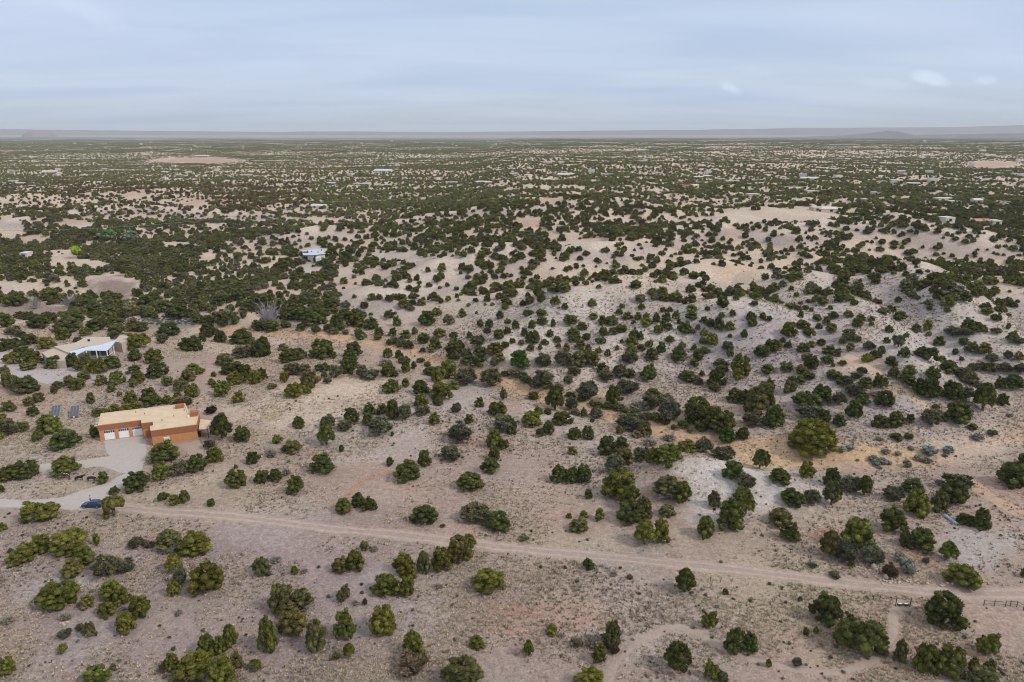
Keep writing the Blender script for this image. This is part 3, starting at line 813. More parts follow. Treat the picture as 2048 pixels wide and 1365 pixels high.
# ---------------------------------------------------------------- catalogue of single plants: centre x, base y, width, height, look
CAT = '''@0 940 
20,390,55,55,g;265,330,225,145,g;145,600,160,110,g;70,530,40,30,s;150,505,80,40,o;265,525,150,110,g;450,520,230,160,g;550,605,150,120,g;500,545,140,90,g;625,480,55,75,g;470,685,160,115,o;695,685,180,145,s;810,660,120,90,s;875,495,115,65,b;960,500,70,45,b;1095,515,210,140,o;1260,535,220,150,g;1185,540,120,80,g;1125,660,125,125,g;1165,740,90,120,s;1120,805,85,100,g;1335,785,215,200,g;380,875,250,165,g;560,885,120,85,o;725,830,175,125,g;785,865,120,110,g;690,940,120,95,g;900,945,155,140,g;810,1040,135,125,g;580,1075,90,110,o;415,1080,90,60,s;405,1175,80,65,o;728,1285,45,40,s;45,1310,120,115,g;620,1400,190,150,g;1330,1195,150,135,g;1420,1180,110,120,g;1485,1150,120,155,g;1110,1290,110,120,g;1060,1300,80,70,s;1260,1340,280,180,g;1155,1350,110,90,o;1430,1430,260,220,g;1520,1280,120,110,o;1640,1285,90,70,s;55,990,110,90,k;420,960,120,65,k;1150,935,80,65,k;790,910,100,45,k;590,785,60,30,k;515,1030,60,45,s
@512 940 
45,675,130,125,o;130,600,110,80,k;250,670,60,60,g;310,665,70,55,k;540,660,130,100,o;640,640,150,125,g;700,515,65,60,o;760,525,90,60,k;950,665,150,135,g;1000,700,100,90,g;1080,655,115,130,o;1195,645,150,145,g;1300,590,200,175,o;1370,490,100,80,g;840,805,190,140,g;975,805,110,130,g;1490,785,225,155,g;565,840,105,95,o;640,870,70,60,k;700,870,40,45,b;1170,755,90,35,k;165,910,170,180,o;290,890,170,130,o;200,940,170,110,o;240,1055,190,165,o;80,1165,160,220,g;390,1155,160,180,o;575,1080,160,180,g;820,1055,190,185,g;1015,1200,175,165,g;1005,1285,210,80,b;1420,1145,110,80,g;600,1205,80,90,g;515,1220,55,50,o;10,1285,60,70,g;1330,1400,310,200,o;1085,345,185,125,d;1415,330,215,135,s;1555,385,180,120,d;1200,370,40,25,s;655,230,100,85,d;725,260,130,90,d;565,275,130,95,g
@1024 940 
365,310,45,35,g;460,310,60,50,g;560,325,80,80,g;430,395,145,90,o;75,455,70,40,s;690,175,240,180,g;760,255,150,150,g;760,345,220,160,d;850,320,120,150,o;850,480,150,160,g;955,465,120,150,g;995,300,115,80,o;1090,200,150,130,g;1000,155,210,110,o;1295,240,100,110,o;1240,430,135,135,g;1400,375,220,190,g;1500,285,110,150,g;1480,200,130,90,g;490,185,60,65,d;490,640,90,75,d;650,685,80,60,k;755,700,50,30,s;1110,790,135,155,d;1370,800,45,40,d;1265,1015,105,110,g;255,1060,85,70,g;315,1080,70,50,k;105,1200,80,105,g;525,1145,160,150,k;640,1130,130,160,o;415,1140,90,60,s;655,1180,80,70,b;560,1235,110,110,g;500,1400,210,125,g;1060,1300,190,190,d;1430,1175,150,155,d;1525,1170,120,125,d;1280,1350,95,130,g;1345,1370,90,80,s;1645,1265,40,55,g
@1528 940 
160,450,130,120,d;100,350,180,110,o;590,500,220,200,g;420,560,150,170,o;520,590,160,150,s;690,600,160,130,s;560,625,50,55,o;820,395,180,165,d;1000,510,200,140,d;900,485,90,100,o;1175,580,120,125,g;1270,750,220,155,g;1390,380,125,140,d;1290,350,120,75,d;800,690,110,95,b;920,670,120,105,u;870,590,90,70,u;450,695,75,50,s;1035,600,45,40,s;305,625,60,30,s;395,980,220,190,d;600,1180,310,255,d;745,1120,100,75,d;1140,1000,280,230,d;230,845,35,35,s;270,1065,45,50,d;333,1050,45,45,g;1430,1185,145,145,g;870,1230,105,145,o;1030,1300,170,185,g;1190,1320,200,200,g;1400,1400,200,150,o;1440,1320,90,105,o;1340,1290,80,90,o;210,1265,70,65,s;30,1260,40,45,g;1672,690,60,60,d;770,1180,110,45,k
@0 620 
60,1095,180,100,d;170,1075,170,115,d;420,1055,200,120,g;670,1110,85,80,d;885,1160,190,130,d;740,1185,75,55,d;690,1340,60,70,o;1050,1225,80,60,d;1125,1250,90,70,g;1190,1235,70,85,d;1355,1260,60,50,d;1520,1135,140,115,d;15,1170,50,45,d;1060,975,240,140,g;1040,1085,140,110,g;1170,1060,130,105,s;1270,1035,130,110,d;1380,975,130,95,g;1350,890,80,60,b;1625,985,90,80,d;1515,1020,30,30,d;1430,830,150,160,d;1560,845,125,100,d;610,820,60,90,d;425,880,200,115,d;318,790,175,120,g;245,845,75,70,g;220,680,85,70,d;60,650,115,70,o;20,720,60,60,g;60,800,120,110,s;150,780,85,70,o;15,830,40,45,g;185,615,75,60,o;250,590,80,65,o;587,600,60,75,o;640,680,110,55,g;735,650,75,50,g;845,600,100,85,g;845,640,130,55,g;960,580,110,85,o;980,610,150,65,d;1080,605,70,65,g;1145,580,70,60,g;1170,620,130,70,s;1240,560,95,90,g;1360,665,80,50,x;1420,690,50,35,s;1430,550,130,100,g;1535,595,85,80,g;1360,480,60,45,o;1380,500,50,45,o;720,525,70,50,o;770,555,40,35,g;655,485,80,75,o;755,480,110,90,g;890,470,105,85,g;860,495,60,50,o;865,410,105,60,d;1015,430,150,95,d;500,510,100,80,g;445,485,70,70,o;540,450,90,60,o;375,505,85,50,o;350,540,45,50,b;165,530,180,110,o;70,500,130,110,o;35,410,75,55,o;85,345,110,80,g;140,300,130,70,d;210,350,150,95,g;190,385,110,60,o;355,375,130,85,d;470,365,110,90,d;540,385,130,100,d;640,405,100,100,g;580,400,80,70,g;725,375,130,85,d;870,325,110,75,d;990,340,150,95,g;895,245,150,110,g;1230,265,150,100,d;1045,215,80,65,s;300,245,120,75,g;190,220,120,70,d;75,250,130,80,d;10,270,40,60,d;85,160,100,60,s;130,175,70,50,s;40,110,120,90,g;250,115,130,90,d;190,65,110,60,d;340,85,90,70,d;410,190,110,80,g;440,140,170,90,o;550,165,90,60,g;480,80,160,70,d;640,130,160,90,d;740,120,120,80,d;760,155,130,70,o;730,185,80,50,s;860,135,120,80,o;910,135,90,60,o;500,205,60,35,s;1090,150,160,60,d;960,45,90,50,d;1150,35,160,70,d;1270,75,90,50,d;1460,95,160,100,d;1340,170,110,90,d;1300,205,60,50,d;1420,210,100,80,d;1560,225,170,105,d;1650,290,110,100,o;1560,310,150,90,s;1440,355,130,80,o;1500,415,160,85,d;1585,425,100,80,d;1510,480,110,85,g;1575,455,70,60,g;1640,475,90,95,g;1375,430,45,35,o;1210,455,120,75,o;1240,385,90,45,g;1285,415,70,50,g;1160,515,110,75,o;1080,485,80,65,o
@512 620 
40,1110,100,85,d;130,1100,95,85,d;195,1065,80,90,k;255,1180,140,120,d;430,1045,185,130,d;550,910,45,45,d;100,945,120,95,k;140,860,75,65,g;235,920,140,90,o;275,755,100,75,d;455,870,130,150,g;465,760,120,90,s;575,775,115,75,s;615,720,120,95,d;730,670,90,75,d;725,740,95,80,o;790,800,170,120,s;880,700,95,130,d;810,670,90,70,d;960,705,100,110,s;1065,680,110,70,s;1060,625,110,95,g;1150,735,90,75,d;860,1000,65,55,d;875,810,30,30,d;975,1095,190,130,d;1080,1005,110,110,d;1250,965,150,100,s;1305,845,180,130,s;1370,730,70,65,d;1290,660,75,65,s;1160,460,90,80,g;1240,440,130,120,g;1060,545,130,95,d;1190,580,160,120,g;1170,615,80,55,d;870,530,150,85,d;960,495,60,60,d;1350,480,150,110,s;1270,510,80,60,g;1515,490,150,130,s;1590,580,60,85,o;1435,625,70,70,d;1550,680,130,95,d;1590,775,160,110,s;1650,800,60,60,d;1530,880,130,110,g;1590,895,90,70,g;1530,960,100,90,d;1505,1045,140,105,d;1375,1155,180,115,d;245,560,115,95,g;345,500,130,115,o;330,540,60,55,g;185,465,70,70,y;240,415,130,85,s;320,420,90,80,s;40,450,90,80,d;10,470,50,50,d;105,505,70,35,s;430,395,110,60,d;515,435,100,90,s;460,475,60,45,s;440,440,50,50,s;600,405,140,110,d;630,300,130,100,d;600,340,120,90,d;740,450,120,75,s;680,435,90,90,s;850,425,110,85,d;890,432,60,45,d;830,360,120,90,k;850,310,70,70,d;920,315,65,60,d;965,405,65,100,d;1015,380,50,55,d;1100,365,55,35,d;1060,340,60,35,s;240,330,180,100,d;430,310,200,130,d;50,300,120,130,d;290,135,80,55,d;380,100,160,120,d;250,60,120,80,d;520,120,120,100,d;640,105,160,105,d;740,125,120,80,d;660,165,60,50,d;790,165,80,60,d;880,170,70,60,d;905,105,60,70,d;960,185,75,60,d;1020,160,55,55,o;1075,215,85,70,d;1150,255,90,80,d;1280,285,150,100,d;1100,95,140,90,d;1240,95,90,70,o;1270,185,70,50,o;1180,175,100,60,o;1370,185,50,50,d;1425,230,110,70,s;1440,110,60,50,d;1485,160,55,55,s;1555,185,80,65,d;1500,115,60,60,d;1615,95,50,40,d;1615,155,60,50,d;1565,60,60,60,d;1645,215,40,35,d;1600,240,60,40,d;1350,315,80,70,s;1440,340,80,70,d;1440,290,120,60,o;1530,285,120,80,o;1530,365,60,60,s;1560,330,90,60,o;1640,420,90,100,k
@1024 620 
20,125,60,65,d;80,170,65,60,d;135,215,100,85,d;60,225,50,35,o;10,215,30,35,o;130,120,55,60,d;195,95,90,55,d;265,110,40,55,d;245,175,60,50,d;210,225,60,40,o;290,210,60,45,d;300,245,45,35,o;350,265,60,55,o;180,258,40,40,o;120,262,70,45,o;100,40,80,45,d;190,38,80,45,d;375,90,100,65,d;450,125,80,50,d;395,170,90,60,d;400,198,110,50,d;480,190,65,45,d;440,250,80,60,o;490,258,50,40,o;570,218,80,50,d;555,280,50,45,o;615,302,50,55,o;675,262,40,40,o;705,215,30,30,b;585,165,60,60,d;580,95,70,65,d;640,95,110,60,d;650,158,90,50,o;700,145,80,55,d;740,60,80,50,d;690,30,60,40,o;810,60,60,50,d;780,95,40,30,d;780,195,80,85,d;820,195,70,60,d;770,232,100,70,g;860,105,90,60,g;925,85,60,70,d;940,152,70,60,d;970,115,50,55,d;1005,130,60,50,d;990,75,65,65,d;1055,60,60,60,o;1070,92,40,40,d;1150,60,85,50,d;1110,150,90,80,g;1165,155,40,35,o;1195,130,40,40,o;1230,88,60,50,d;1230,172,70,60,o;1285,225,90,80,g;1225,220,60,50,o;1270,112,60,60,d;1325,130,70,95,d;1395,130,70,60,g;1345,50,50,40,o;1415,40,50,45,d;1490,180,60,60,d;1530,65,80,60,d;1540,105,70,60,d;1610,60,55,45,d;1650,75,50,40,d;1400,182,30,30,b;1385,262,90,65,s;1400,302,60,60,o;1235,283,75,50,d;1170,262,45,45,o;1195,322,90,75,d;1170,362,70,50,o;880,240,55,50,d;960,278,75,80,d;895,322,115,80,d;830,258,70,40,o;755,345,110,85,s;770,290,90,65,g;1070,325,110,95,d;1090,250,55,50,o;1015,208,70,45,d;1600,298,110,70,d;1650,245,60,60,d;1635,405,90,60,d;1340,365,110,55,o;1465,415,130,135,g;1450,448,80,75,g;1130,458,140,72,d;1220,428,40,42,d;1195,478,70,50,s;1310,492,130,115,d;1300,525,90,65,o;1350,400,90,50,o;50,370,130,115,v;200,365,120,90,s;330,360,130,105,s;430,360,130,100,o;510,355,120,95,o;470,305,90,65,d;580,405,90,70,d;600,455,120,80,s;360,475,80,60,s;400,425,100,65,s;205,485,140,105,s;690,435,110,90,s;760,435,70,60,d;875,450,140,100,d;490,572,150,120,s;135,575,85,55,d;275,645,150,155,d;320,738,150,90,d;380,645,90,90,s;230,670,60,40,d;125,748,135,100,g;165,675,70,60,g;235,795,95,85,o;180,815,65,60,d;460,690,60,65,d;540,695,90,75,s;515,725,35,30,b;5,795,60,110,s;400,825,110,75,d;485,828,90,88,d;650,605,130,130,d;740,540,160,100,s;800,650,160,130,k;900,560,110,60,d;1010,725,160,165,s;980,605,130,70,s;890,645,120,100,s;1190,690,180,135,g;1240,750,220,145,d;1330,775,200,150,d;1160,725,120,100,d;1380,845,120,95,v;1480,830,90,80,d;1430,590,130,90,d;1560,670,190,185,o;1620,560,120,105,o;1500,600,120,90,d;1540,745,140,90,s;750,775,190,115,s;690,798,70,60,o;850,812,120,100,o;1010,845,120,95,k;880,875,140,90,k;610,930,140,125,d;700,890,110,80,d;720,990,150,110,o;830,975,130,100,s;910,980,120,95,g;1000,970,170,115,g;1120,915,150,85,g;1230,915,120,100,s;1360,965,160,95,s;660,1045,140,120,s;385,928,65,55,o;300,1105,140,110,d;390,1108,120,100,d;460,1108,120,115,d;1005,1022,50,55,g;1420,1085,150,120,d;1500,1155,120,115,s;1590,1022,115,130,d
@1528 620 
65,258,120,72,g;120,212,50,40,d;155,248,60,50,d;155,170,130,100,g;245,122,100,62,d;290,172,90,65,d;235,52,50,45,d;340,70,70,45,d;400,95,70,60,o;445,55,90,50,d;430,142,80,60,d;350,122,50,40,d;540,45,70,45,o;600,112,80,70,d;620,72,70,50,o;690,102,40,30,o;690,72,60,35,o;545,192,100,75,o;505,217,60,40,o;550,262,60,55,o;600,210,40,45,s;800,145,75,50,d;860,240,80,85,s;910,180,50,40,d;975,147,70,62,d;1050,132,70,75,g;1055,168,45,35,o;870,65,110,60,d;1120,228,80,66,d;785,212,50,40,d;670,257,80,60,s;1210,167,120,60,s;1330,132,120,80,d;1385,142,90,60,o;1290,162,100,50,s;1490,72,70,55,d;1565,122,35,40,d;1490,152,70,40,s;1590,207,100,72,o;1640,217,80,40,s;1225,287,50,42,d;1330,272,100,72,o;1415,282,90,78,o;1275,222,70,50,d;1265,327,40,30,d;1040,320,150,95,d;900,307,90,72,d;1140,332,60,40,d;750,282,55,58,d;710,312,90,60,d;660,335,90,62,g;20,292,50,55,d;250,272,90,65,d;300,237,60,42,o;365,227,65,46,d;415,285,90,62,d;470,300,60,58,o;405,345,85,62,d;300,380,110,95,d;505,355,65,35,o;270,325,70,50,o;440,367,30,30,o;815,362,90,68,d;830,437,85,78,o;930,412,90,65,g;745,503,90,95,d;625,412,70,50,s;590,442,80,40,s;30,402,100,52,o;140,397,90,68,d;240,412,80,62,o;285,447,80,52,d;165,533,90,115,o;35,520,80,85,d;230,472,70,52,d;450,443,110,58,d;520,492,110,72,d;580,550,130,85,s;650,500,110,70,d;630,605,110,80,d;770,622,120,115,d;720,560,120,80,k;280,645,220,135,d;370,585,160,110,d;300,705,180,100,s;480,605,100,80,s;575,692,120,120,d;380,725,120,90,d;480,748,90,82,d;60,745,160,145,d;30,640,80,120,g;1000,545,130,115,d;1060,565,130,130,d;1080,445,90,85,d;920,475,130,72,d;1200,575,150,125,d;1290,570,110,85,s;1180,402,140,82,d;1310,475,120,90,s;1360,495,130,90,k;1270,430,120,70,s;1400,650,140,190,d;1240,722,200,145,d;1070,742,150,115,s;1525,612,95,78,d;1340,395,80,62,s;1420,395,110,68,d;1540,397,100,62,s;1510,507,80,82,d;1600,497,130,85,d;1640,402,90,62,s;1630,325,70,62,o;1565,315,60,60,s;1460,332,90,55,s;740,755,110,85,d;840,748,130,100,d;935,728,70,66,d;1100,642,50,40,s;850,838,90,50,d;925,830,60,42,d;740,835,80,35,k;1340,768,80,40,d;1575,690,60,55,k;1460,808,70,42,s;1370,835,90,42,u;500,910,70,35,u;550,900,70,40,u;780,928,60,40,u;860,935,55,32,u;945,902,50,30,u;1060,920,120,36,u;1180,918,90,42,u;1160,945,40,26,u;700,968,80,32,u;760,982,80,30,u;720,998,70,30,u;800,992,50,26,u;995,972,70,46,u;1045,984,70,42,u;920,1012,65,52,u;600,972,30,18,u;740,1022,40,22,u;1590,1130,220,160,d;1660,1000,80,90,d;270,1075,110,105,g;100,1110,170,95,d;430,1130,130,125,d;430,1255,130,165,o;550,1170,150,115,s;640,1195,100,135,d;180,1250,160,105,d;310,1248,120,105,s;950,1165,180,75,d;830,1225,140,100,s;970,1315,200,165,g;1120,1295,130,135,o;1200,1250,180,170,d;1240,1165,180,120,s;1130,1130,100,85,k;10,985,60,80,d'''


def parse():
    out = []; ox = oy = 0
    for ln in CAT.strip().splitlines():
        if ln.startswith('@'):
            ox, oy = map(float, ln[1:].split()[:2]); continue
        for e in ln.strip().split(';'):
            if e:
                a = e.split(','); x, y, w, h = map(float, a[:4]); out.append([ox + x * .3114, oy + y * .3114, w * .3114, h * .3114, a[4]])
    return out


PL = parse()


def solve(pl):
    """photograph box -> ground point, width and height in metres"""
    P = np.array([[p[0], p[1]] for p in pl]); WH = np.array([[p[2], p[3]] for p in pl])
    q = rays_to_ground(P)
    for it in range(2):
        _, _, dep = to_px(q[:, 0], q[:, 1], q[:, 2])
        W = WH[:, 0] * dep / FOC
        dl = np.arctan2(CAM_Z - q[:, 2], np.hypot(q[:, 0], q[:, 1]))
        hh = WH[:, 1] * dep / FOC; rd = W * .5 * .85
        H = 2 * np.sqrt(np.maximum((hh / 2) ** 2 - (rd * np.sin(dl)) ** 2, (0.22 * W) ** 2)) / np.cos(dl)
        H = np.clip(H, .42 * W, 1.5 * W)
        off = hh / 2 - H / 2 * np.cos(dl)
        q = rays_to_ground(np.column_stack([P[:, 0], P[:, 1] - off * FOC / dep]))
    return q, W, H


POS, PW, PH = solve(PL)

# ---- descriptions: what it looks like + the nearest thing one can find
MARKS = [(310, 850, 'the terracotta house'), (240, 860, 'the white garage doors'), (245, 910, 'the gravel forecourt'), (185, 1010, 'the blue car'), (160, 958, 'the dark cattle'), (132, 822, 'the solar panels'), (190, 700, 'the pale adobe house'),
         (150, 748, 'the lilac gravel yard'), (80, 1000, 'the curved driveway'), (450, 1032, 'the left road end'), (760, 1066, 'the middle stretch of road'), (1150, 1108, 'the open road stretch'), (1480, 1140, 'the right stretch of road'), (1980, 1188, 'the right road end'),
         (745, 965, 'the red gully bank'), (1470, 965, 'the white clay knoll'), (1620, 880, 'the big yellow-green tree'), (1700, 912, 'the orange sand flat'), (1820, 905, 'the blue sage clumps'), (1900, 1042, 'the pale blue pipe'), (1805, 1205, 'the small gate'), (2000, 1205, 'the post fence'),
         (1320, 1262, 'the looping foot path'), (1740, 1320, 'the foot path fork'), (1740, 1135, 'the rubble pile'), (1950, 1090, 'the grey clay patch'), (1030, 735, 'the vivid green juniper'), (1450, 870, 'the bright wash bush'), (340, 650, 'the blue sage field'), (455, 640, 'the bleached dead tree'), (540, 640, 'the bare grey tree'),
         (700, 680, 'the wash bend'), (960, 745, 'the narrow dry wash'), (1180, 815, 'the rusty wash floor'), (1330, 855, 'the thicket along the wash'), (700, 780, 'the smooth tan clearing'), (540, 830, 'the yellow-green lawn patch'), (1230, 640, 'the grey clay slope'), (1640, 630, 'the upper clay slope'), (1860, 690, 'the lower clay slope'),
         (1760, 760, 'the sandy trail'), (1480, 760, 'the pale sand terrace'), (230, 575, 'the bare mauve flat'), (620, 510, 'the metal-roofed house'), (1080, 1240, 'the pinkish red bare soil'), (880, 870, 'the grey stony ground'), (560, 1110, 'the pale dead bush'), (1195, 1280, 'the grey dead brush'), (650, 1300, 'the pale gravelly patch'), (150, 1162, 'the pale clay strip'),
         (90, 1180, 'the left stony slope'), (470, 1290, 'the bottom-edge clump'), (1990, 1010, 'the reddish track'), (380, 960, 'the row below the house'), (240, 765, 'the pink bare slope'), (460, 735, 'the thicket by the wash'), (1500, 1010, 'the foot of the clay knoll'), (905, 1120, 'the roadside clump'), (980, 930, 'the bare pink rise'), (1750, 660, 'the shallow ravine'), (610, 1180, 'the lower left thicket')]
LOOK = {'g': 'bright green', 'd': 'dark green', 'o': 'olive', 's': 'grey-green', 'v': 'vivid green', 'y': 'yellowish', 'u': 'blue-grey', 'b': 'brownish', 'k': 'bare grey', 'x': 'blackish'}


def describe(idx, noun):
    """labels for the plants in idx: look, size, shape and nearest landmark; an order in the photograph only where these repeat"""
    raw = {}
    for i in idx:
        x, y, w, h, k = PL[i]; y = y - h / 2
        ds = [math.hypot((x - m[0]) / 1.0, (y - m[1]) * 1.6) for m in MARKS]; j = int(np.argmin(ds)); mx, my, nm = MARKS[j]
        dx, dy = x - mx, (y - my) * 1.6
        rel = ('right of' if dx > 0 else 'left of') if abs(dx) > abs(dy) else ('in front of' if dy > 0 else 'behind')
        if ds[j] < 26: rel = 'beside'
        asp = h / w
        wm = PW[i]
        size = 'huge' if wm > 7.5 else 'large' if wm > 5.2 else 'mid-sized' if wm > 3.4 else 'small' if wm > 2.0 else 'tiny'
        shp = 'spreading' if asp < .68 else 'rounded' if asp < 1.02 else 'upright'
        raw.setdefault(f'{size} {shp} {LOOK[k]} {noun} {rel} {nm}', []).append((ds[j], i))
    out = {}
    words = ['nearest', 'second nearest', 'third nearest', 'fourth nearest', 'fifth nearest', 'sixth nearest', 'seventh nearest', 'eighth nearest', 'ninth nearest', 'tenth nearest']
    for lab, ls in raw.items():
        ls.sort()
        if len(ls) == 1:
            out[ls[0][1]] = lab; continue
        for n, (d, i) in enumerate(ls):
            out[i] = lab + (', ' + words[n] if n < len(words) else ', farther out')
    return out


jun_idx = [i for i, p in enumerate(PL) if p[4] in 'gdo']
jun_idx.sort(key=lambda i: -PL[i][2] * PL[i][3])
big = jun_idx[:300]; rest = jun_idx[300:]
lab = describe(big, 'juniper')
rr = random.Random(5)


def tint_of(k, r, v=.22):
    t = TINT[k]; f = 1 + r.uniform(-v, v); h = r.uniform(-.10, .10)
    return [t[0] * f * (1 + h), t[1] * f, t[2] * f * (1 - h)]


proto = None
for i in big:
    x, y, w, h, k = PL[i]; W, H = PW[i], PH[i]
    cone = H / W > 1.05 and rr.random() < .4
    cm = rr.choice(CONE if cone else (JUN[:5] + JUN[6:]))
    if proto is None:
        root = thing('juniper_tree', None, 'juniper', (0, 0, 0)); crown = put('crown', cm, root); trunk = put('trunk', TRUNK[0], root); proto = (root, crown, trunk)
    else:
        root, crown, trunk = (o.copy() for o in proto)
        for o in (root, crown, trunk): COL.objects.link(o)
        crown.parent = root; trunk.parent = root
    crown.data = cm; trunk.data = rr.choice(TRUNK)
    root.location = (POS[i][0], POS[i][1], POS[i][2] - .04); root.rotation_euler = (0, 0, rr.random() * 6.28)
    root.scale = (W, W * rr.uniform(.85, 1.0), H)
    crown['tint'] = tint_of(k, rr)
    if W > 3.2 and rr.random() < .22:
        db = put('dead_branches', rr.choice(TWIG), root, (rr.uniform(-.25, .25), rr.uniform(-.3, -.1), 0)); db.scale = (.75, .75, .8)
    tag(root, lab[i], 'juniper', 'junipers scattered over the high desert')

# smaller plants that are single things too
proto = {}
for kinds, name, cat, noun, forms, part, grp in (('sbx', 'desert_shrub', 'shrub', 'shrub', LOOSE, 'foliage', 'grey-green desert shrubs'), ('u', 'sagebrush', 'sagebrush', 'sagebrush clump', SAGE, 'foliage', 'blue-grey sagebrush clumps'),
                                                 ('k', 'dead_shrub', 'dead shrub', 'dead shrub', TWIG, 'branches', 'bare grey dead shrubs'), ('v', 'green_shrub', 'shrub', 'leafy bush', JUN[:2], 'foliage', None), ('y', 'yellow_shrub', 'shrub', 'shrub', LOOSE, 'foliage', None)):
    idx = [i for i, p in enumerate(PL) if p[4] in kinds]
    ll = describe(idx, noun)
    for i in idx:
        k = PL[i][4]; W, H = PW[i], PH[i]; f = rr.choice(forms)
        if name not in proto:
            root = thing(name, None, cat, (0, 0, 0)); ch = put(part, f, root); st = put('trunk', TRUNK[0], root); proto[name] = (root, ch, st)
        else:
            root, ch, st = (o.copy() for o in proto[name])
            for o in (root, ch, st): COL.objects.link(o)
            ch.parent = root; st.parent = root
        ch.data = f
        root.location = (POS[i][0], POS[i][1], POS[i][2] - .03); root.rotation_euler = (0, 0, rr.random() * 6.28); root.scale = (W, W, max(H, .5 * W))
        if k != 'k': ch['tint'] = tint_of(k, rr)
        elif W > 1.2:
            fo = put('foliage', SAGE[0], root); fo.scale = (.7, .7, .45); fo['tint'] = (.17, .145, .115)
        tag(root, ll[i], cat, grp)

# the big rounded yellow-green tree by the sand flat, the small tree by the car, the lime tree, the two bleached trees
def big_tree(name, label, cat, px, by, w, h, tint, seed, nl, nleaf, shape, trunk_h, lobe=(.10, .17)):
    q, W, H = solve([[px, by, w, h, 'g']])
    root = thing(name, label, cat, (q[0][0], q[0][1], q[0][2] - .05))
    cr = put('crown', crown_mesh('crown', seed, nl, 1, nleaf, M_FOL, shape, .03, lobe), root); cr['tint'] = tint
    cr.scale = (W[0], W[0], H[0])
    mb = MB(); r = random.Random(seed)
    for k in range(4):
        a = k * 1.6 + r.random(); p1 = (math.cos(a) * .25, math.sin(a) * .25, H[0] * trunk_h); mb.tube((math.cos(a) * .06, math.sin(a) * .06, -.2), p1, .16, .11, 7)
        for j in range(3):
            b = a + r.uniform(-.9, .9); p2 = (p1[0] + math.cos(b) * W[0] * .22, p1[1] + math.sin(b) * W[0] * .22, H[0] * r.uniform(.62, .8)); mb.tube(p1, p2, .09, .03, 5)
    mb.build('trunk', M_BARK, root, smooth=True)
    return root


big_tree('broad_tree', 'broad round yellow-green tree standing alone at the edge of the orange sand', 'tree', 1623, 903, 103, 68, (.135, .128, .020), 901, 120, 90, 'dome', .2, (.06, .12))
big_tree('small_tree', 'small yellow-green tree with a visible trunk right behind the blue car', 'tree', 229, 1034, 43, 44, (.115, .105, .025), 902, 46, 50, 'umbrella', .35)
big_tree('lime_tree', 'bright lime green leafy tree standing alone in the distant scrub at left', 'tree', 155, 517, 24, 26, (.20, .30, .02), 903, 40, 40, 'umbrella', .4)
big_tree('pale_green_tree', 'pale grey-green tree in the hazy row of trees on the left', 'tree', 262, 482, 34, 24, (.15, .18, .11), 904, 40, 40, 'loose', .3)
big_tree('pale_green_tree', 'pale green tree at the left end of the hazy row of trees', 'tree', 215, 480, 34, 22, (.10, .16, .06), 905, 40, 40, 'loose', .3)
for px, by, w, h, lb, col, sd in ((455, 652, 44, 42, 'bleached white dead tree with spreading forked branches at the edge of the wash', (0.50, 0.50, 0.47), 3), (540, 656, 66, 62, 'tall bare grey tree with a dense tangle of branches beside the wash', (0.36, 0.33, 0.34), 4), (72, 618, 40, 34, 'pale silvery bush beside the bare mauve flat', (0.30, .30, .27), 5), (140, 616, 44, 34, 'silvery blue bush in the thicket right of the paler silvery bush', (0.28, .285, .265), 6)):
    q, W, H = solve([[px, by, w, h, 'k']])
    root = thing('bare_tree', lb, 'dead tree', (q[0][0], q[0][1], q[0][2] - .05)); root.scale = (W[0], W[0], H[0])
    put('branches', twig_mesh('branches', sd * 11, 46, plain('bleached_wood', col, .9, var=.15), 1.0, 1.3), root)
    mb = MB(); mb.tube((0, 0, -.05), (.03, 0, .25), .035, .025, 6); mb.build('trunk', M_DEAD, root)

# ---------------------------------------------------------------- houses
def win(mb_parent, x0, x1, z0, z1, y, face=-1):
    """a framed window set in the wall plane y, facing -y"""
    f = MB(); t = .08
    f.box(x0 - t, x1 + t, y - .06, y + .05, z1, z1 + t).box(x0 - t, x1 + t, y - .06, y + .05, z0 - t, z0).box(x0 - t, x0, y - .06, y + .05, z0, z1).box(x1, x1 + t, y - .06, y + .05, z0, z1)
    w = f.build('window', M_WHITE, mb_parent); MB().box(x0, x1, y - .03, y + .02, z0, z1).build('pane', M_GLASS, w)
    return w


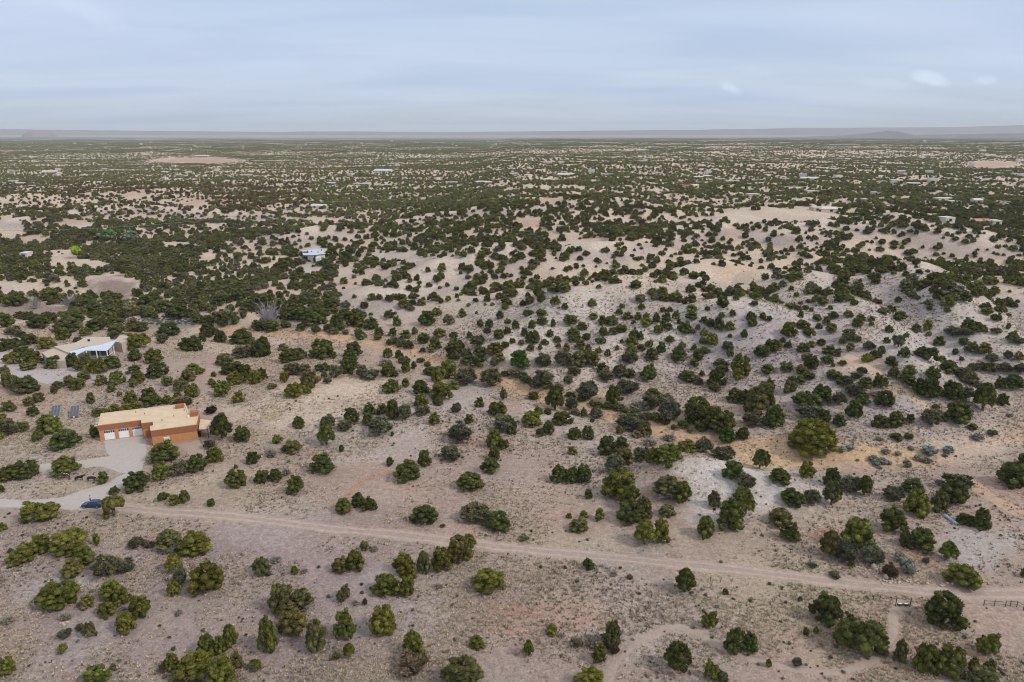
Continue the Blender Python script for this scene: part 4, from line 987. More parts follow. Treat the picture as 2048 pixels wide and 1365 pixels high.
def terracotta_house():
    A = math.radians(21)
    ox, oy = -85.7, 170.8
    pts = [(0, 0), (-11.2, 0), (-11.7, 3.3), (-10.9, 3.45), (-11.3, 6.3), (-14.1, 6.4), (-14.4, 8.9), (-24.9, 8.9), (-25.6, 18.0), (-3.9, 17.6), (-3.2, 14.2), (-2.4, 9.2), (0.3, 8.6)]
    zz = float(np.mean(height(ox + np.array([-20, -5, 0, -10.]), oy + np.array([0, 5, 2, 8.]))))
    root = thing('terracotta_house', 'flat-roofed terracotta and orange stucco house with three white garage doors', 'house', (ox, oy, zz), A)
    Z = 4.35; split = 2.6

    def inset(poly, d):
        n = len(poly); a = sum(poly[i][0] * poly[(i + 1) % n][1] - poly[(i + 1) % n][0] * poly[i][1] for i in range(n)); sg = 1 if a > 0 else -1; out = []
        for i in range(n):
            p0, p1, p2 = np.array(poly[i - 1]), np.array(poly[i]), np.array(poly[(i + 1) % n])
            d1 = (p1 - p0) / np.linalg.norm(p1 - p0); d2 = (p2 - p1) / np.linalg.norm(p2 - p1)
            n1 = np.array((-d1[1], d1[0])) * sg; n2 = np.array((-d2[1], d2[0])) * sg
            b = n1 + n2; b /= np.linalg.norm(b); out.append(tuple(p1 + b * d / max(.4, b @ n1)))
        return out
    lower = MB().prism(inset(pts, .10), -1.2, split); lower.build('lower_wall', M_ORCH, root)
    MB().prism(pts, split, Z - .04).build('upper_wall', M_TERRA, root)
    # tan membrane roof runs over the low parapet
    roof = MB(); roof.prism(inset(pts, .06), Z - .04, Z)
    n = len(pts); pin = inset(pts, .34)
    for i in range(n):
        j = (i + 1) % n; roof.add([(*pts[i], Z), (*pts[j], Z), (*pin[j], Z), (*pin[i], Z), (*pts[i], Z + .16), (*pts[j], Z + .16), (*pin[j], Z + .16), (*pin[i], Z + .16)],
                                  [(4, 5, 6, 7), (0, 1, 5, 4), (2, 3, 7, 6)])
    rf = roof.build('roof', M_ROOFT, root)
    for (x, y) in ((-14, 13.2), (-6.2, 8.6), (-16.5, 15.5), (-3.8, 12.2), (-9.0, 6.5)):
        MB().tube((x, y, Z - .05), (x, y, Z + .45), .09, .09, 8).build('vent_pipe', M_BROWNW, rf)
    MB().box(-6.2, -4.1, 14.3, 15.9, Z, Z + .9).build('roof_hatch', M_TERRA, rf)
    MB().box(-1.9, .2, 6.4, 8.2, Z, Z + 1.25).build('chimney', M_TERRA, rf)
    MB().tube((-2.3, 6.2, Z), (-2.3, 6.2, Z + .7), .28, .28, 10).build('roof_vent', M_WHITE, rf)
    # rain spouts along the back parapet
    for k in range(9):
        x = -24.5 + k * 2.35; MB().box(x - .1, x + .1, 17.6, 18.5, Z - .1, Z + .1).build('rain_spout', M_BROWNW, root)
    for k in range(4):
        y = 10.2 + k * 2.1; MB().box(-26.0 - .03 * k, -25.2 - .03 * k, y - .1, y + .1, Z - .55, Z - .35).build('rain_spout', M_WHITE, root)
    # garage doors between proud piers
    y0 = 8.98
    xs = [(-23.8, -21.2), (-20.35, -17.8), (-16.95, -14.55)]
    zt = 2.75
    for x0, x1 in xs:
        d = MB()
        for r in range(4):
            d.box(x0, x1, y0 - .10, y0, -.05 + r * zt / 4, -.05 + (r + 1) * zt / 4 - .03)
        gd = d.build('garage_door', plain('white_door', (.88, .88, .88), .5, var=.02), root)
        wd = (x1 - x0) / 5
        for c in range(5):
            MB().box(x0 + c * wd + .06, x0 + (c + 1) * wd - .06, y0 - .13, y0 - .08, zt * .70, zt * .93).build('pane', M_GLASS, gd)
    piers = [(-24.88, -23.8), (-21.2, -20.35), (-17.8, -16.95), (-14.55, -14.25)]
    for a, b in piers: MB().box(a, b, 8.72, 8.97, -1.0, zt + .06).build('pier', M_ORCH, root)
    MB().box(-24.95, -14.25, 8.74, 8.9, zt + .06, Z - .04).build('lintel', M_TERRA, root)
    # entry and the panel on the orange wall
    MB().box(-13.4, -12.3, 6.3, 6.42, -.2, 2.1).build('door', M_TERRA, root)
    e = MB().box(-8.4, -7.0, -.02, .12, .75, 2.0).build('wall_panel', M_WHITE, root); MB().box(-8.2, -7.2, -.05, -.02, .95, 1.8).build('pane', plain('cream_panel', (.72, .66, .58)), e)
    # portal at the right end: tan roof on timber posts
    p = MB().prism([(.35, .3), (2.3, -.5), (3.3, 5.3), (.45, 7.4)], 2.75, 3.0).build('porch_roof', M_ROOFT, root)
    MB().box(.35, 2.4, -.2, .05, 2.45, 2.74).build('beam', M_BROWNW, root)
    MB().tube((3.0, 0.2, 2.62), (3.9, 6.6, 2.62), .12, .12, 6).build('beam', M_BROWNW, root)
    for x, y in ((2.6, -.3), (3.0, 2.0), (3.4, 4.4)): MB().tube((x, y, -.8), (x, y, 2.75), .12, .12, 8).build('post', M_BROWNW, root)
    MB().box(.35, .5, 1.0, 5.0, -.2, 2.4).build('door', M_DARK, root)
    MB().prism([(3.6, .8), (6.4, 1.8), (6.2, 6.2), (4.2, 7.2)], -.6, -.05).build('terrace', M_ROOFT, root)
    # side stair rail down from the wall
    MB().tube((.4, -.2, .3), (1.2, -4.2, .35), .05, .05, 5).build('rail', M_BROWNW, root)
    for k in range(4): MB().tube((.4 + .25 * k, -.3 - 1.2 * k, -.8), (.4 + .25 * k, -.3 - 1.2 * k, .4), .05, .05, 5).build('rail_post', M_BROWNW, root)
    return root


terracotta_house()


def adobe_house():
    zc = at(190, 730)[2]; Z = zc + 3.4

    def W(px, py, z): return at_plane(px, py, z)
    ox, oy = W(190, 700, Z)
    root = thing('adobe_house', 'pale flat-roofed adobe house with a white posted metal porch roof', 'house', (ox, oy, zc))

    def loc(px, py, z): x, y = W(px, py, z); return (x - ox, y - oy)
    main = [loc(*p, Z) for p in ((108, 693.5), (137, 706), (166, 694), (196, 694), (222, 684), (220, 674), (173, 674.5), (148, 687))]
    MB().prism(main, -1.5, 3.3).build('wall', M_ADOBE, root)
    MB().prism(main, 3.3, 3.42).build('roof', plain('pale_tan_roof', (.50, .425, .355), .95, var=.06, scale=.5), root)
    left = [loc(*p, Z - .7) for p in ((84, 706), (101, 722), (131, 722), (139, 706.5), (112, 696))]
    MB().prism(left, -1.5, 2.75).build('wing', M_ADOBE, root)
    rgt = [loc(*p, Z - .5) for p in ((228, 683), (243, 686), (262, 679), (258, 672), (240, 671))]
    MB().prism(rgt, -1.5, 2.9).build('wing', M_ADOBE, root)
    # porch: metal roof in three slopes
    hi = Z + .25; lo = Z - .55
    def quad(a, b, c, d): # a,b high edge; c,d low edge
        P = [(*loc(*p, hi), .25 + 3.4) for p in (a, b)] + [(*loc(*p, lo), 3.4 - .55) for p in (c, d)]
        T = [(x, y, z + .12) for x, y, z in P]
        return P + T
    m = MB()
    for q in (((138, 705), (172, 695.5), (171, 702), (152.5, 711.5)), ((172, 695.5), (204, 690), (214, 702.5), (171, 702)), ((204, 690), (234, 680), (224, 694), (214, 702.5))):
        P = quad(*q); m.add(P, [(0, 1, 2, 3), (7, 6, 5, 4), (0, 4, 5, 1), (1, 5, 6, 2), (2, 6, 7, 3), (3, 7, 4, 0)])
    m.build('porch_roof', M_METALR, root)
    pp = [(153, 711.5), (172, 703), (192, 703), (213, 703), (226, 694)]
    L = [loc(*p, lo) for p in pp]
    for x, y in L: MB().box(x - .13, x + .13, y - .13 + .2, y + .13 + .2, -1.2, 2.84).build('post', M_WHITE, root)
    for (a, b) in zip(L[1:], L[2:]):
        r = MB(); r.tube((a[0], a[1] + .2, .9), (b[0], b[1] + .2, .9), .07, .07, 5); r.tube((a[0], a[1] + .2, .1), (b[0], b[1] + .2, .1), .07, .07, 5); r.build('railing', M_WHITE, root)
    # dark openings under the porch and in the right wing
    for a, b in ((1, 2), (2, 3)):
        x0, y0 = L[a]; x1, y1 = L[b]; MB().box(x0 + .4, x1 - .4, y0 + 2.2, y0 + 2.3, .1, 2.5).build('window', M_GLASS, root)
    x, y = loc(239, 690, zc + 1.6); MB().box(x - .6, x + .6, y - .3, y + 1.2, .8, 2.4).build('window', M_GLASS, root)
    x, y = loc(178, 683, Z); MB().box(x - .3, x + .3, y - .3, y + .3, 3.4, 4.2).build('chimney', M_DARK, root)


adobe_house()


def metal_house():
    zc = at(628, 515)[2]; Z = zc + 2.9
    ox, oy = at_plane(628, 506, Z)
    root = thing('metal_roofed_house', 'pale house with a broad bluish metal roof among dark junipers in the middle distance', 'house', (ox, oy, zc))

    def loc(px, py, z): x, y = at_plane(px, py, z); return (x - ox, y - oy)
    a = [loc(*p, Z) for p in ((602, 498), (625, 496), (626.5, 512.4), (606.5, 511))]
    b = [loc(*p, Z) for p in ((625, 496), (644, 494.5), (651.5, 508.5), (626.5, 512.4))]
    w = MB(); w.prism([(p[0] * .93, p[1] * .93) for p in (a[0], b[1], b[2], a[2], a[3])], -2, 2.75); w.build('wall', M_FARW, root)
    r = MB(); r.prism(a, [2.9, 3.3, 2.9, 2.7], [3.02, 3.42, 3.02, 2.82]); r.prism(b, [3.3, 3.0, 2.7, 2.9], [3.42, 3.12, 2.82, 3.02]); r.build('roof', M_METALR, root)
    x0, y0 = loc(632, 516, zc + 2); x1, _ = loc(641, 516, zc + 2)
    MB().box(x0, x1, y0 - 1.0, y0 + 2, -.5, 2.4).build('wing', M_WHITE, root)
    for px in (609, 613): x, y = loc(px, 514, zc + 2); MB().box(x - .5, x + .5, y, y + 1.2, .8, 2.2).build('window', M_GLASS, root)
    x, y = loc(598, 505, zc + 1); MB().box(x - 2.2, x + 2.2, y - 1.5, y + 1.5, -.5, 2.2).build('shed', M_FARW, root)
    for px, py in ((615, 505), (623.5, 505.5), (643, 502)): x, y = loc(px, py, Z); MB().tube((x, y, 2.8), (x, y, 3.9), .3, .3, 6).build('roof_vent', M_DARK, root)


metal_house()

HOUSES = [  # px, base py, width px, wall, roof, roof type, description
    (1652, 426, 44, 'w', 'w', 1, 'long white house with a pale roof beside the bare pinkish field'), (1633, 424, 17, 't', 't', 0, 'small tan block house touching the left end of the long white house'), (1374, 378, 15, 'r', 'r', 1, 'house with a bright red roof in the dark belt of trees'),
    (1391, 377, 12, 'w', 'w', 1, 'small white house right beside the red-roofed one'), (1966, 452, 28, 'p', 'p', 1, 'pinkish brown house with a sloping roof near the right edge'), (1898, 446, 22, 'w', 'w', 0, 'white house left of the pinkish brown house'), (1995, 452, 16, 'w', 'w', 0, 'pale house just right of the pinkish brown house'),
    (637, 418, 30, 'w', 'w', 1, 'long low white house beside the thin overhead line'), (1735, 406, 15, 'p', 'w', 0, 'pinkish house with a white top right of the long white house'), (1890, 404, 36, 'w', 'w', 0, 'long flat pale building in trees near the right edge'), (1907, 410, 15, 'w', 'w', 0, 'small pale block in front of the long flat pale building'), (1957, 408, 17, 'w', 'w', 1, 'pale house with a slanted roof in trees near the right edge'),
    (2012, 415, 9, 'w', 'w', 0, 'narrow white tower-like house at the right edge'), (1753, 391, 18, 'w', 'w', 0, 'thin bright white building in the dark trees beyond the long white house'), (1627, 389, 22, 'w', 'w', 0, 'white house in trees beyond the long white house'), (1597, 382, 13, 'w', 'w', 0, 'little white house left of the bright one beyond the white house'), (1507, 395, 24, 't', 'w', 0, 'white flat house left of the bare pinkish field'),
    (1764, 368, 20, 'w', 'w', 0, 'pale two-block house on the right of the tree belt'), (1790, 370, 14, 'w', 'w', 0, 'pale house right of the two-block house'), (1620, 362, 32, 'w', 'w', 1, 'broad grey-white roofed house in the belt above the white house'), (1573, 362, 10, 'w', 'w', 0, 'bright white cube house left of the broad grey-white roof'),
    (1466, 367, 26, 't', 'w', 0, 'long tan-white house above the red-roofed one'), (1440, 362, 20, 't', 't', 0, 'tan house above and right of the red-roofed one'), (1214, 353, 24, 'w', 'w', 0, 'thin pale building in the middle of the dark belt'), (1133, 354, 34, 't', 'w', 1, 'broad pale house with sheds left of the thin pale building'), (1043, 358, 18, 't', 't', 0, 'tan house at the centre of the dark belt'), (1095, 328, 18, 'w', 'w', 0, 'pale building in the green plain above the centre'),
    (723, 372, 34, 't', 'w', 0, 'long pale house in the left part of the tree belt'), (763, 374, 24, 'w', 'w', 0, 'pale house right of the long pale house'), (766, 346, 34, 'w', 'm', 1, 'wide grey metal-roofed building above the pale houses'), (903, 369, 24, 't', 'w', 0, 'pale tan house right of the wide metal-roofed building'), (788, 330, 14, 'w', 'w', 0, 'small white building on the plain right of the tan clearing'),
    (404, 315, 26, 'd', 'w', 1, 'dark barn with a pale roof behind the long tan clearing'), (386, 314, 9, 'w', 'w', 0, 'small shed left of the dark barn'), (97, 348, 26, 't', 'w', 1, 'pale house with outbuildings on the far left plain'), (118, 351, 8, 'w', 'w', 1, 'tiny white gabled hut beside the pale outbuildings'), (25, 366, 16, 'w', 'w', 0, 'pale house at the left edge of the plain'), (492, 354, 20, 'w', 'w', 0, 'white house on the left plain right of the tan clearing'),
    (404, 295, 32, 'w', 'w', 0, 'row of white sheds on the far plain at left'), (203, 289, 18, 'w', 'w', 0, 'white building at the far edge of the left plain'), (597, 296, 12, 'w', 'w', 0, 'white dot of a building on the far centre-left plain'), (834, 286, 8, 'w', 'w', 0, 'tall white speck on the far plain horizon'), (877, 287, 24, 'w', 'w', 0, 'line of white sheds right of the tall white speck'), (1980, 313, 26, 'w', 'w', 0, 'long white shed on the far plain near the right edge'),
    (1851, 313, 12, 'w', 'w', 1, 'white gabled building on the right plain'), (1966, 304, 13, 'w', 'w', 1, 'white house on the right plain above the long shed'), (1757, 304, 24, 'w', 'w', 0, 'low white building on the right plain'), (1791, 305, 10, 'w', 'w', 0, 'white cube right of the low white building'), (1690, 291, 70, 'w', 'w', 0, 'very long white strip of greenhouses on the far right plain'), (2036, 352, 20, 'w', 'w', 0, 'bright white roof at the right edge of the plain'), (1912, 284, 60, 'w', 'w', 0, 'row of white buildings at the far foot of the right hill'),
    (1040, 289, 30, 'w', 'w', 0, 'white strip of buildings at the far centre'), (1570, 287, 26, 'w', 'w', 0, 'white strip of buildings left of the greenhouses'), (47, 517, 14, 'w', 'm', 0, 'small white hut in the left woodland'), (1318, 350, 14, 'w', 'w', 0, 'white house right of the thin pale building'), (1285, 325, 16, 'w', 'w', 0, 'white house in the green plain right of centre')]
WALLS = {'w': M_FARW, 't': M_ADOBE, 'r': M_FARW, 'p': M_PINKR, 'd': M_FARB}
ROOFS = {'w': M_FARR, 't': plain('far_tan_roof', (.55, .47, .38)), 'r': M_REDR, 'p': M_PINKR, 'm': M_METALR}
HPOS = rays_to_ground([(h[0], h[1]) for h in HOUSES])


def house_meshes(W, D, Hh, rt, wm, rm):
    wall = MB().box(-W / 2, W / 2, -D / 2, D / 2, -2.5, Hh).mesh('wall', wm)
    r = MB(); o = .3
    if rt:
        r.add([(-W / 2 - o, -D / 2 - o, Hh), (W / 2 + o, -D / 2 - o, Hh), (W / 2 + o, D / 2 + o, Hh), (-W / 2 - o, D / 2 + o, Hh), (-W / 2 - o, 0, Hh + D * .2), (W / 2 + o, 0, Hh + D * .2)],
              [(0, 1, 5, 4), (2, 3, 4, 5), (0, 4, 3), (1, 2, 5), (0, 3, 2, 1)])
    else:
        r.box(-W / 2 - .1, W / 2 + .1, -D / 2 - .1, D / 2 + .1, Hh, Hh + .35)
    return wall, r.mesh('roof', rm)


for (px, py, w, wk, rk, rt, lb), q in zip(HOUSES, HPOS):
    _, _, dep = to_px(q[0], q[1], q[2]); Wd = min(w * dep / FOC, 160); Hh = max(3.2, min(5, dep * .003)); D = min(max(7, Wd * .42), 16)
    root = thing('house', lb, 'house', (q[0], q[1] + D / 2, q[2]), rr.uniform(-.25, .25), 'houses scattered over the far plain')
    wm, rm = house_meshes(Wd, D, Hh, rt, WALLS[wk], ROOFS[rk]); put('wall', wm, root); put('roof', rm, root)
    if py > 340:
        n = max(1, int(Wd / 7))
        for k in range(n):
            x = -Wd / 2 + (k + .5) * Wd / n; f = MB().box(x - 1.1, x + 1.1, -D / 2 - .06, -D / 2 + .05, .9, 2.6).build('window', M_GLASS, root)
# tiny houses: nothing tells these apart
tiny = []
r2 = random.Random(77)
while len(tiny) < 150:
    px = r2.uniform(0, 2048); py = r2.choice([r2.uniform(284, 300), r2.uniform(286, 330), r2.uniform(300, 372)]); tiny.append((px, py))
TP = rays_to_ground(tiny)
HM = [house_meshes(1, .55, .32, k % 2, M_FARW, M_FARR) for k in range(2)]
tiny_me = []
for w_, r_ in HM:
    bm = bmesh.new(); bm.from_mesh(w_); bm.from_mesh(r_); me = bpy.data.meshes.new('far_house'); 
    n0 = len(w_.polygons)
    bm.to_mesh(me); bm.free(); me.materials.append(M_FARW); me.materials.append(M_FARR)
    for i, p in enumerate(me.polygons): p.material_index = 1 if i >= n0 else 0
    tiny_me.append(me)
for q in TP:
    _, _, dep = to_px(q[0], q[1], q[2]); s = max(9, r2.uniform(2.0, 4.5) * dep / FOC)
    o = put('far_house', r2.choice(tiny_me), None, (q[0], q[1], q[2] + .3), r2.uniform(-.6, .6)); o.scale = (s, min(s, 16) , min(s, 17))
    tag(o, 'tiny pale house dotted among the trees of the far plain', 'house', 'tiny pale houses on the far plain')

# ---------------------------------------------------------------- solar panels, car, person, cattle, pipe
def solar(px0, by, label):
    q = at(px0, by); root = thing('solar_array', label, 'solar panels', q, math.radians(24), 'ground solar arrays')
    Ln, Wd = 4.6, 2.3
    tilt = .42
    fr = MB(); 
    for x in (-Wd / 2, Wd / 2): fr.tube((x, -Ln / 2, .35), (x, Ln / 2, .35 + Ln * tilt * .9), .05, .05, 5)
    for y in (-Ln / 2 + .2, Ln / 2 - .2):
        for x in (-Wd / 2 + .1, Wd / 2 - .1): fr.tube((x, y, -.3), (x, y, .33 + (y + Ln / 2) * tilt * .9), .05, .05, 5)
    fr.build('frame', plain('galvanised', (.5, .5, .5), .5, metal=.6), root)
    cell = plain('solar_cell', (.075, .085, .11), .22, spec=.5, var=.15, scale=2)
    rim = plain('panel_rim', (.22, .225, .235), .4, metal=.3)
    w = Wd / 3
    for k in range(3):
        x0 = -Wd / 2 + k * w + .02; x1 = x0 + w - .05
        z = lambda y: .42 + (y + Ln / 2) * tilt * .9
        V = lambda a, b, c, d, h: [(a, c, z(c) + h), (b, c, z(c) + h), (b, d, z(d) + h), (a, d, z(d) + h)]
        P = V(x0, x1, -Ln / 2, Ln / 2, 0) + V(x0, x1, -Ln / 2, Ln / 2, .05)
        pn = MB().add(P, [(3, 2, 1, 0), (4, 5, 6, 7), (0, 1, 5, 4), (1, 2, 6, 5), (2, 3, 7, 6), (3, 0, 4, 7)]).build('panel', rim, root)
        n = 6
        for j in range(n):
            c0 = -Ln / 2 + .07 + j * (Ln - .1) / n; c1 = c0 + (Ln - .1) / n - .05
            P = V(x0 + .05, x1 - .05, c0, c1, .052) + V(x0 + .05, x1 - .05, c0, c1, .064)
            MB().add(P, [(3, 2, 1, 0), (4, 5, 6, 7), (0, 1, 5, 4), (1, 2, 6, 5), (2, 3, 7, 6), (3, 0, 4, 7)]).build('cell', cell, pn)
    MB().box(-.2, .2, -Ln / 2 - .2, -Ln / 2 - .02, .25, .6).build('junction_box', M_WHITE, root)
    return root


solar(113, 830, 'tilted ground solar array of three long dark panels, the left one of two')
solar(151, 831, 'tilted ground solar array of three long dark panels, the right one nearer the house')


def blue_car():
    q = at(186, 1013.5); a0 = np.array(at(165, 1014)[:2]); a1 = np.array(at(206, 1013)[:2]); ang = math.atan2(a1[1] - a0[1], a1[0] - a0[0])
    root = thing('blue_car', 'dark blue hatchback car parked on the gravel driveway beside the small tree', 'car', (q[0], q[1], q[2] + .04), ang)
    paint = plain('blue_paint', (.012, .040, .105), .25, spec=.6, var=.04); tyre = plain('rubber', (.02, .02, .02), .9); rimm = plain('alloy', (.45, .45, .47), .35, metal=.8)
    # lower body: cross-sections along the length, front at -x
    st = [(-2.25, .60, .38, .62), (-2.1, .78, .30, .74), (-1.5, .87, .27, .86), (-.75, .90, .25, .95), (0, .91, .25, .97), (.9, .91, .25, .99), (1.7, .88, .28, 1.0), (2.12, .80, .32, .98), (2.25, .68, .42, .86)]
    V, F = [], []
    for x, w, z0, z1 in st:
        V += [(x, -w * .94, z0), (x, -w, (z0 + z1) / 2), (x, -w * .93, z1 - .05), (x, -w * .75, z1), (x, w * .75, z1), (x, w * .93, z1 - .05), (x, w, (z0 + z1) / 2), (x, w * .94, z0)]
    for s in range(len(st) - 1):
        for k in range(8): F.append((s * 8 + k, s * 8 + (k + 1) % 8, (s + 1) * 8 + (k + 1) % 8, (s + 1) * 8 + k))
    F += [tuple(range(7, -1, -1)), tuple(range(64, 72))]
    put('body', mesh_np('body', V, F, paint, False), root)
    # cabin: glass house with roof
    g = MB(); bot = [(-.95, -.78, .93), (1.85, -.76, .97), (1.85, .76, .97), (-.95, .78, .93)]; top = [(-.15, -.60, 1.40), (1.35, -.60, 1.40), (1.35, .60, 1.40), (-.15, .60, 1.40)]
    g.add(bot + top, [(0, 1, 5, 4), (1, 2, 6, 5), (2, 3, 7, 6), (3, 0, 4, 7), (4, 5, 6, 7)]); cabin = g.build('cabin', M_GLASS, root)
    MB().prism([(-.2, -.62), (1.42, -.62), (1.42, .62), (-.2, .62)], 1.385, 1.46).build('roof', paint, root)
    for s in (-1, 1):
        for (x, xt) in ((-.93, -.13), (.45, .5), (1.83, 1.33)): MB().tube((x, s * .78, .95), (xt, s * .61, 1.40), .045, .04, 5).build('pillar', paint, root)
        MB().box(-.72, -.5, s * .95 - .09, s * .95 + .09, .93, 1.06).build('mirror', paint, root)
        MB().box(-2.25, -2.02, s * .55 - .15, s * .55 + .15, .60, .72).build('headlight', plain('lamp_glass', (.75, .77, .8), .1), root)
        MB().box(2.14, 2.28, s * .6 - .12, s * .6 + .12, .72, .86).build('tail_light', plain('red_lamp', (.35, .02, .02), .2), root)
        for x in (-1.38, 1.38):
            t = MB().tube((x, s * .76, .32), (x, s * .93, .32), .32, .32, 18).build('wheel', tyre, root); MB().tube((x, s * .925, .32), (x, s * .945, .32), .20, .18, 12).build('rim', rimm, t)


blue_car()


def skin_figure(name, joints, edges, mat, parent, sub=2, root=0):
    me = bpy.data.meshes.new(name); me.from_pydata([j[0] for j in joints], edges, []); me.materials.append(mat)
    o = put(name, me, parent); sk = o.modifiers.new('skin', 'SKIN'); sk.use_smooth_shade = True
    for i, j in enumerate(joints):
        r = j[1]; me.skin_vertices[0].data[i].radius = r if isinstance(r, tuple) else (r, r)
    me.skin_vertices[0].data[root].use_root = True
    s = o.modifiers.new('sub', 'SUBSURF'); s.levels = sub; s.render_levels = sub
    return o


def person():
    q = at(182, 1005.5); root = thing('person', 'person in a white top standing on the driveway behind the blue car', 'person', (q[0], q[1], q[2] + .04), -.3)
    skin = plain('skin', (.42, .26, .19)); shirt = plain('white_shirt', (.72, .72, .74)); trou = plain('dark_trousers', (.035, .035, .05)); hair = plain('dark_hair', (.02, .016, .014))
    J = [((0, 0, .95), (.145, .10)), ((0, 0, 1.12), (.13, .09)), ((0, 0, 1.32), (.16, .10)), ((0, 0, 1.45), (.10, .08)), ((0, -.01, 1.53), .055), ((0, -.02, 1.66), (.085, .10)), ((0, -.02, 1.74), (.06, .07)),
         ((-.19, 0, 1.42), .06), ((-.24, .02, 1.15), .045), ((-.23, -.08, .92), .035), ((-.23, -.11, .82), (.03, .045)), ((.19, 0, 1.42), .06), ((.24, .02, 1.15), .045), ((.23, -.08, .92), .035), ((.23, -.11, .82), (.03, .045)),
         ((-.10, 0, .86), .095), ((-.11, -.01, .48), .065), ((-.12, .02, .08), .045), ((-.13, -.12, .04), (.045, .03)), ((.10, 0, .86), .095), ((.11, .01, .48), .065), ((.12, .04, .08), .045), ((.13, -.10, .04), (.045, .03))]
    E = [(0, 1), (1, 2), (2, 3), (3, 4), (4, 5), (5, 6), (2, 7), (7, 8), (8, 9), (9, 10), (2, 11), (11, 12), (12, 13), (13, 14), (0, 15), (15, 16), (16, 17), (17, 18), (0, 19), (19, 20), (20, 21), (21, 22)]
    skin_figure('body', J, E, skin, root)
    S = [((0, 0, .93), (.165, .12)), ((0, 0, 1.12), (.15, .11)), ((0, 0, 1.32), (.18, .12)), ((0, 0, 1.44), (.12, .095)), ((-.19, 0, 1.42), .078), ((-.23, .015, 1.22), .066), ((.19, 0, 1.42), .078), ((.23, .015, 1.22), .066)]
    skin_figure('shirt', S, [(0, 1), (1, 2), (2, 3), (2, 4), (4, 5), (2, 6), (6, 7)], shirt, root)
    T = [((0, 0, .95), (.16, .115)), ((-.10, 0, .84), .108), ((-.11, -.01, .48), .08), ((-.12, .02, .10), .065), ((.10, 0, .84), .108), ((.11, .01, .48), .08), ((.12, .04, .10), .065)]
    skin_figure('trousers', T, [(0, 1), (1, 2), (2, 3), (0, 4), (4, 5), (5, 6)], trou, root)
    skin_figure('hair', [((0, .025, 1.66), (.095, .095)), ((0, .0, 1.76), (.085, .09)), ((0, .05, 1.6), .06)], [(0, 1), (0, 2)], hair, root)


person()


def cow(px, by, label, col, head_down, rz, patch=None):
    q = at(px, by); root = thing('cow', label, 'cow', q, rz, 'cattle standing by the driveway'); root.scale = (.95,) * 3
    hz = .55 if head_down else 1.38
    J = [((-.75, 0, 1.12), (.27, .27)), ((-.3, 0, 1.05), (.36, .36)), ((.25, 0, 1.06), (.36, .38)), ((.62, 0, 1.15), (.27, .30)), ((.95, 0, (1.18 + hz) / 2), .19), ((1.18, 0, hz), (.15, .16)), ((1.48, 0, hz - .20), .10),
         ((-.78, .18, .78), .16), ((-.72, .19, .52), .085), ((-.84, .19, .32), .06), ((-.80, .19, .05), .06), ((-.78, -.18, .78), .16), ((-.72, -.19, .52), .085), ((-.84, -.19, .32), .06), ((-.80, -.19, .05), .06),
         ((.58, .17, .75), .12), ((.60, .17, .42), .07), ((.60, .17, .05), .06), ((.58, -.17, .75), .12), ((.60, -.17, .42), .07), ((.60, -.17, .05), .06), ((-1.02, 0, 1.12), .04), ((-1.08, 0, .55), .03), ((1.1, .2, hz + .08), .04), ((1.1, -.2, hz + .08), .04)]
    E = [(0, 1), (1, 2), (2, 3), (3, 4), (4, 5), (5, 6), (0, 7), (7, 8), (8, 9), (9, 10), (0, 11), (11, 12), (12, 13), (13, 14), (3, 15), (15, 16), (16, 17), (3, 18), (18, 19), (19, 20), (0, 21), (21, 22), (5, 23), (5, 24)]
    m, nt, b = new_mat('hide'); tc = nt.nodes.new('ShaderNodeTexCoord'); n = nt.nodes.new('ShaderNodeTexNoise'); n.inputs['Scale'].default_value = 1.6
    nt.links.new(tc.outputs['Object'], n.inputs['Vector']); r = nt.nodes.new('ShaderNodeValToRGB'); e = r.color_ramp.elements
    e[0].color = (*col, 1); e[1].color = (*(patch or [c * 1.5 for c in col]), 1); e[0].position = .53 if patch else .3; e[1].position = .57 if patch else .8
    nt.links.new(n.outputs['Fac'], r.inputs[0]); nt.links.new(r.outputs[0], b.inputs['Base Color']); b.inputs['Roughness'].default_value = .8
    skin_figure('body', J, E, m, root, 2, 1)
    for s in (-1, 1): MB().tube((1.12, s * .08, hz + .14), (1.14, s * .24, hz + .28), .03, .012, 6).build('horn', plain('horn', (.4, .35, .28)), root)


cow(134, 957, 'reddish brown cow with white patches under the big round juniper', (.085, .035, .022), False, 2.9, (.6, .57, .54))
cow(160, 962, 'dark brown cow with its head raised, the middle animal of three', (.022, .014, .012), False, .5)
cow(184, 963, 'dark brown cow grazing with its head down beside the small conical juniper', (.026, .016, .013), True, .25)


def blue_pipe():
    a = np.array(at(1888, 1033)); b = np.array(at(1915, 1051)); d = b - a; ln = np.linalg.norm(d); c = (a + b) / 2
    root = thing('blue_pipe', 'long pale blue pipe section lying on the ground beside a dark juniper', 'pipe', (c[0], c[1], c[2] + .22), math.atan2(d[1], d[0]))
    m = MB(); n = 16
    V = []
    for x in (-ln / 2, ln / 2):
        for rr_ in (.34, .27):
            for k in range(n): V.append((x, rr_ * math.cos(6.2832 * k / n), rr_ * math.sin(6.2832 * k / n)))
    F = []
    for k in range(n):
        j = (k + 1) % n; F += [(k, 2 * n + k, 2 * n + j, j), (n + k, n + j, 3 * n + j, 3 * n + k), (k, j, n + j, n + k), (2 * n + k, 3 * n + k, 3 * n + j, 2 * n + j)]
    put('shell', mesh_np('shell', V, F, plain('blue_plastic', (.27, .38, .54), .3, spec=.5, var=.05), False), root)
    for x in (-ln * .3, 0, ln * .3): MB().tube((x - .05, 0, 0), (x + .05, 0, 0), .36, .36, 16).build('collar', plain('pale_blue_band', (.5, .62, .78), .35), root)


blue_pipe()

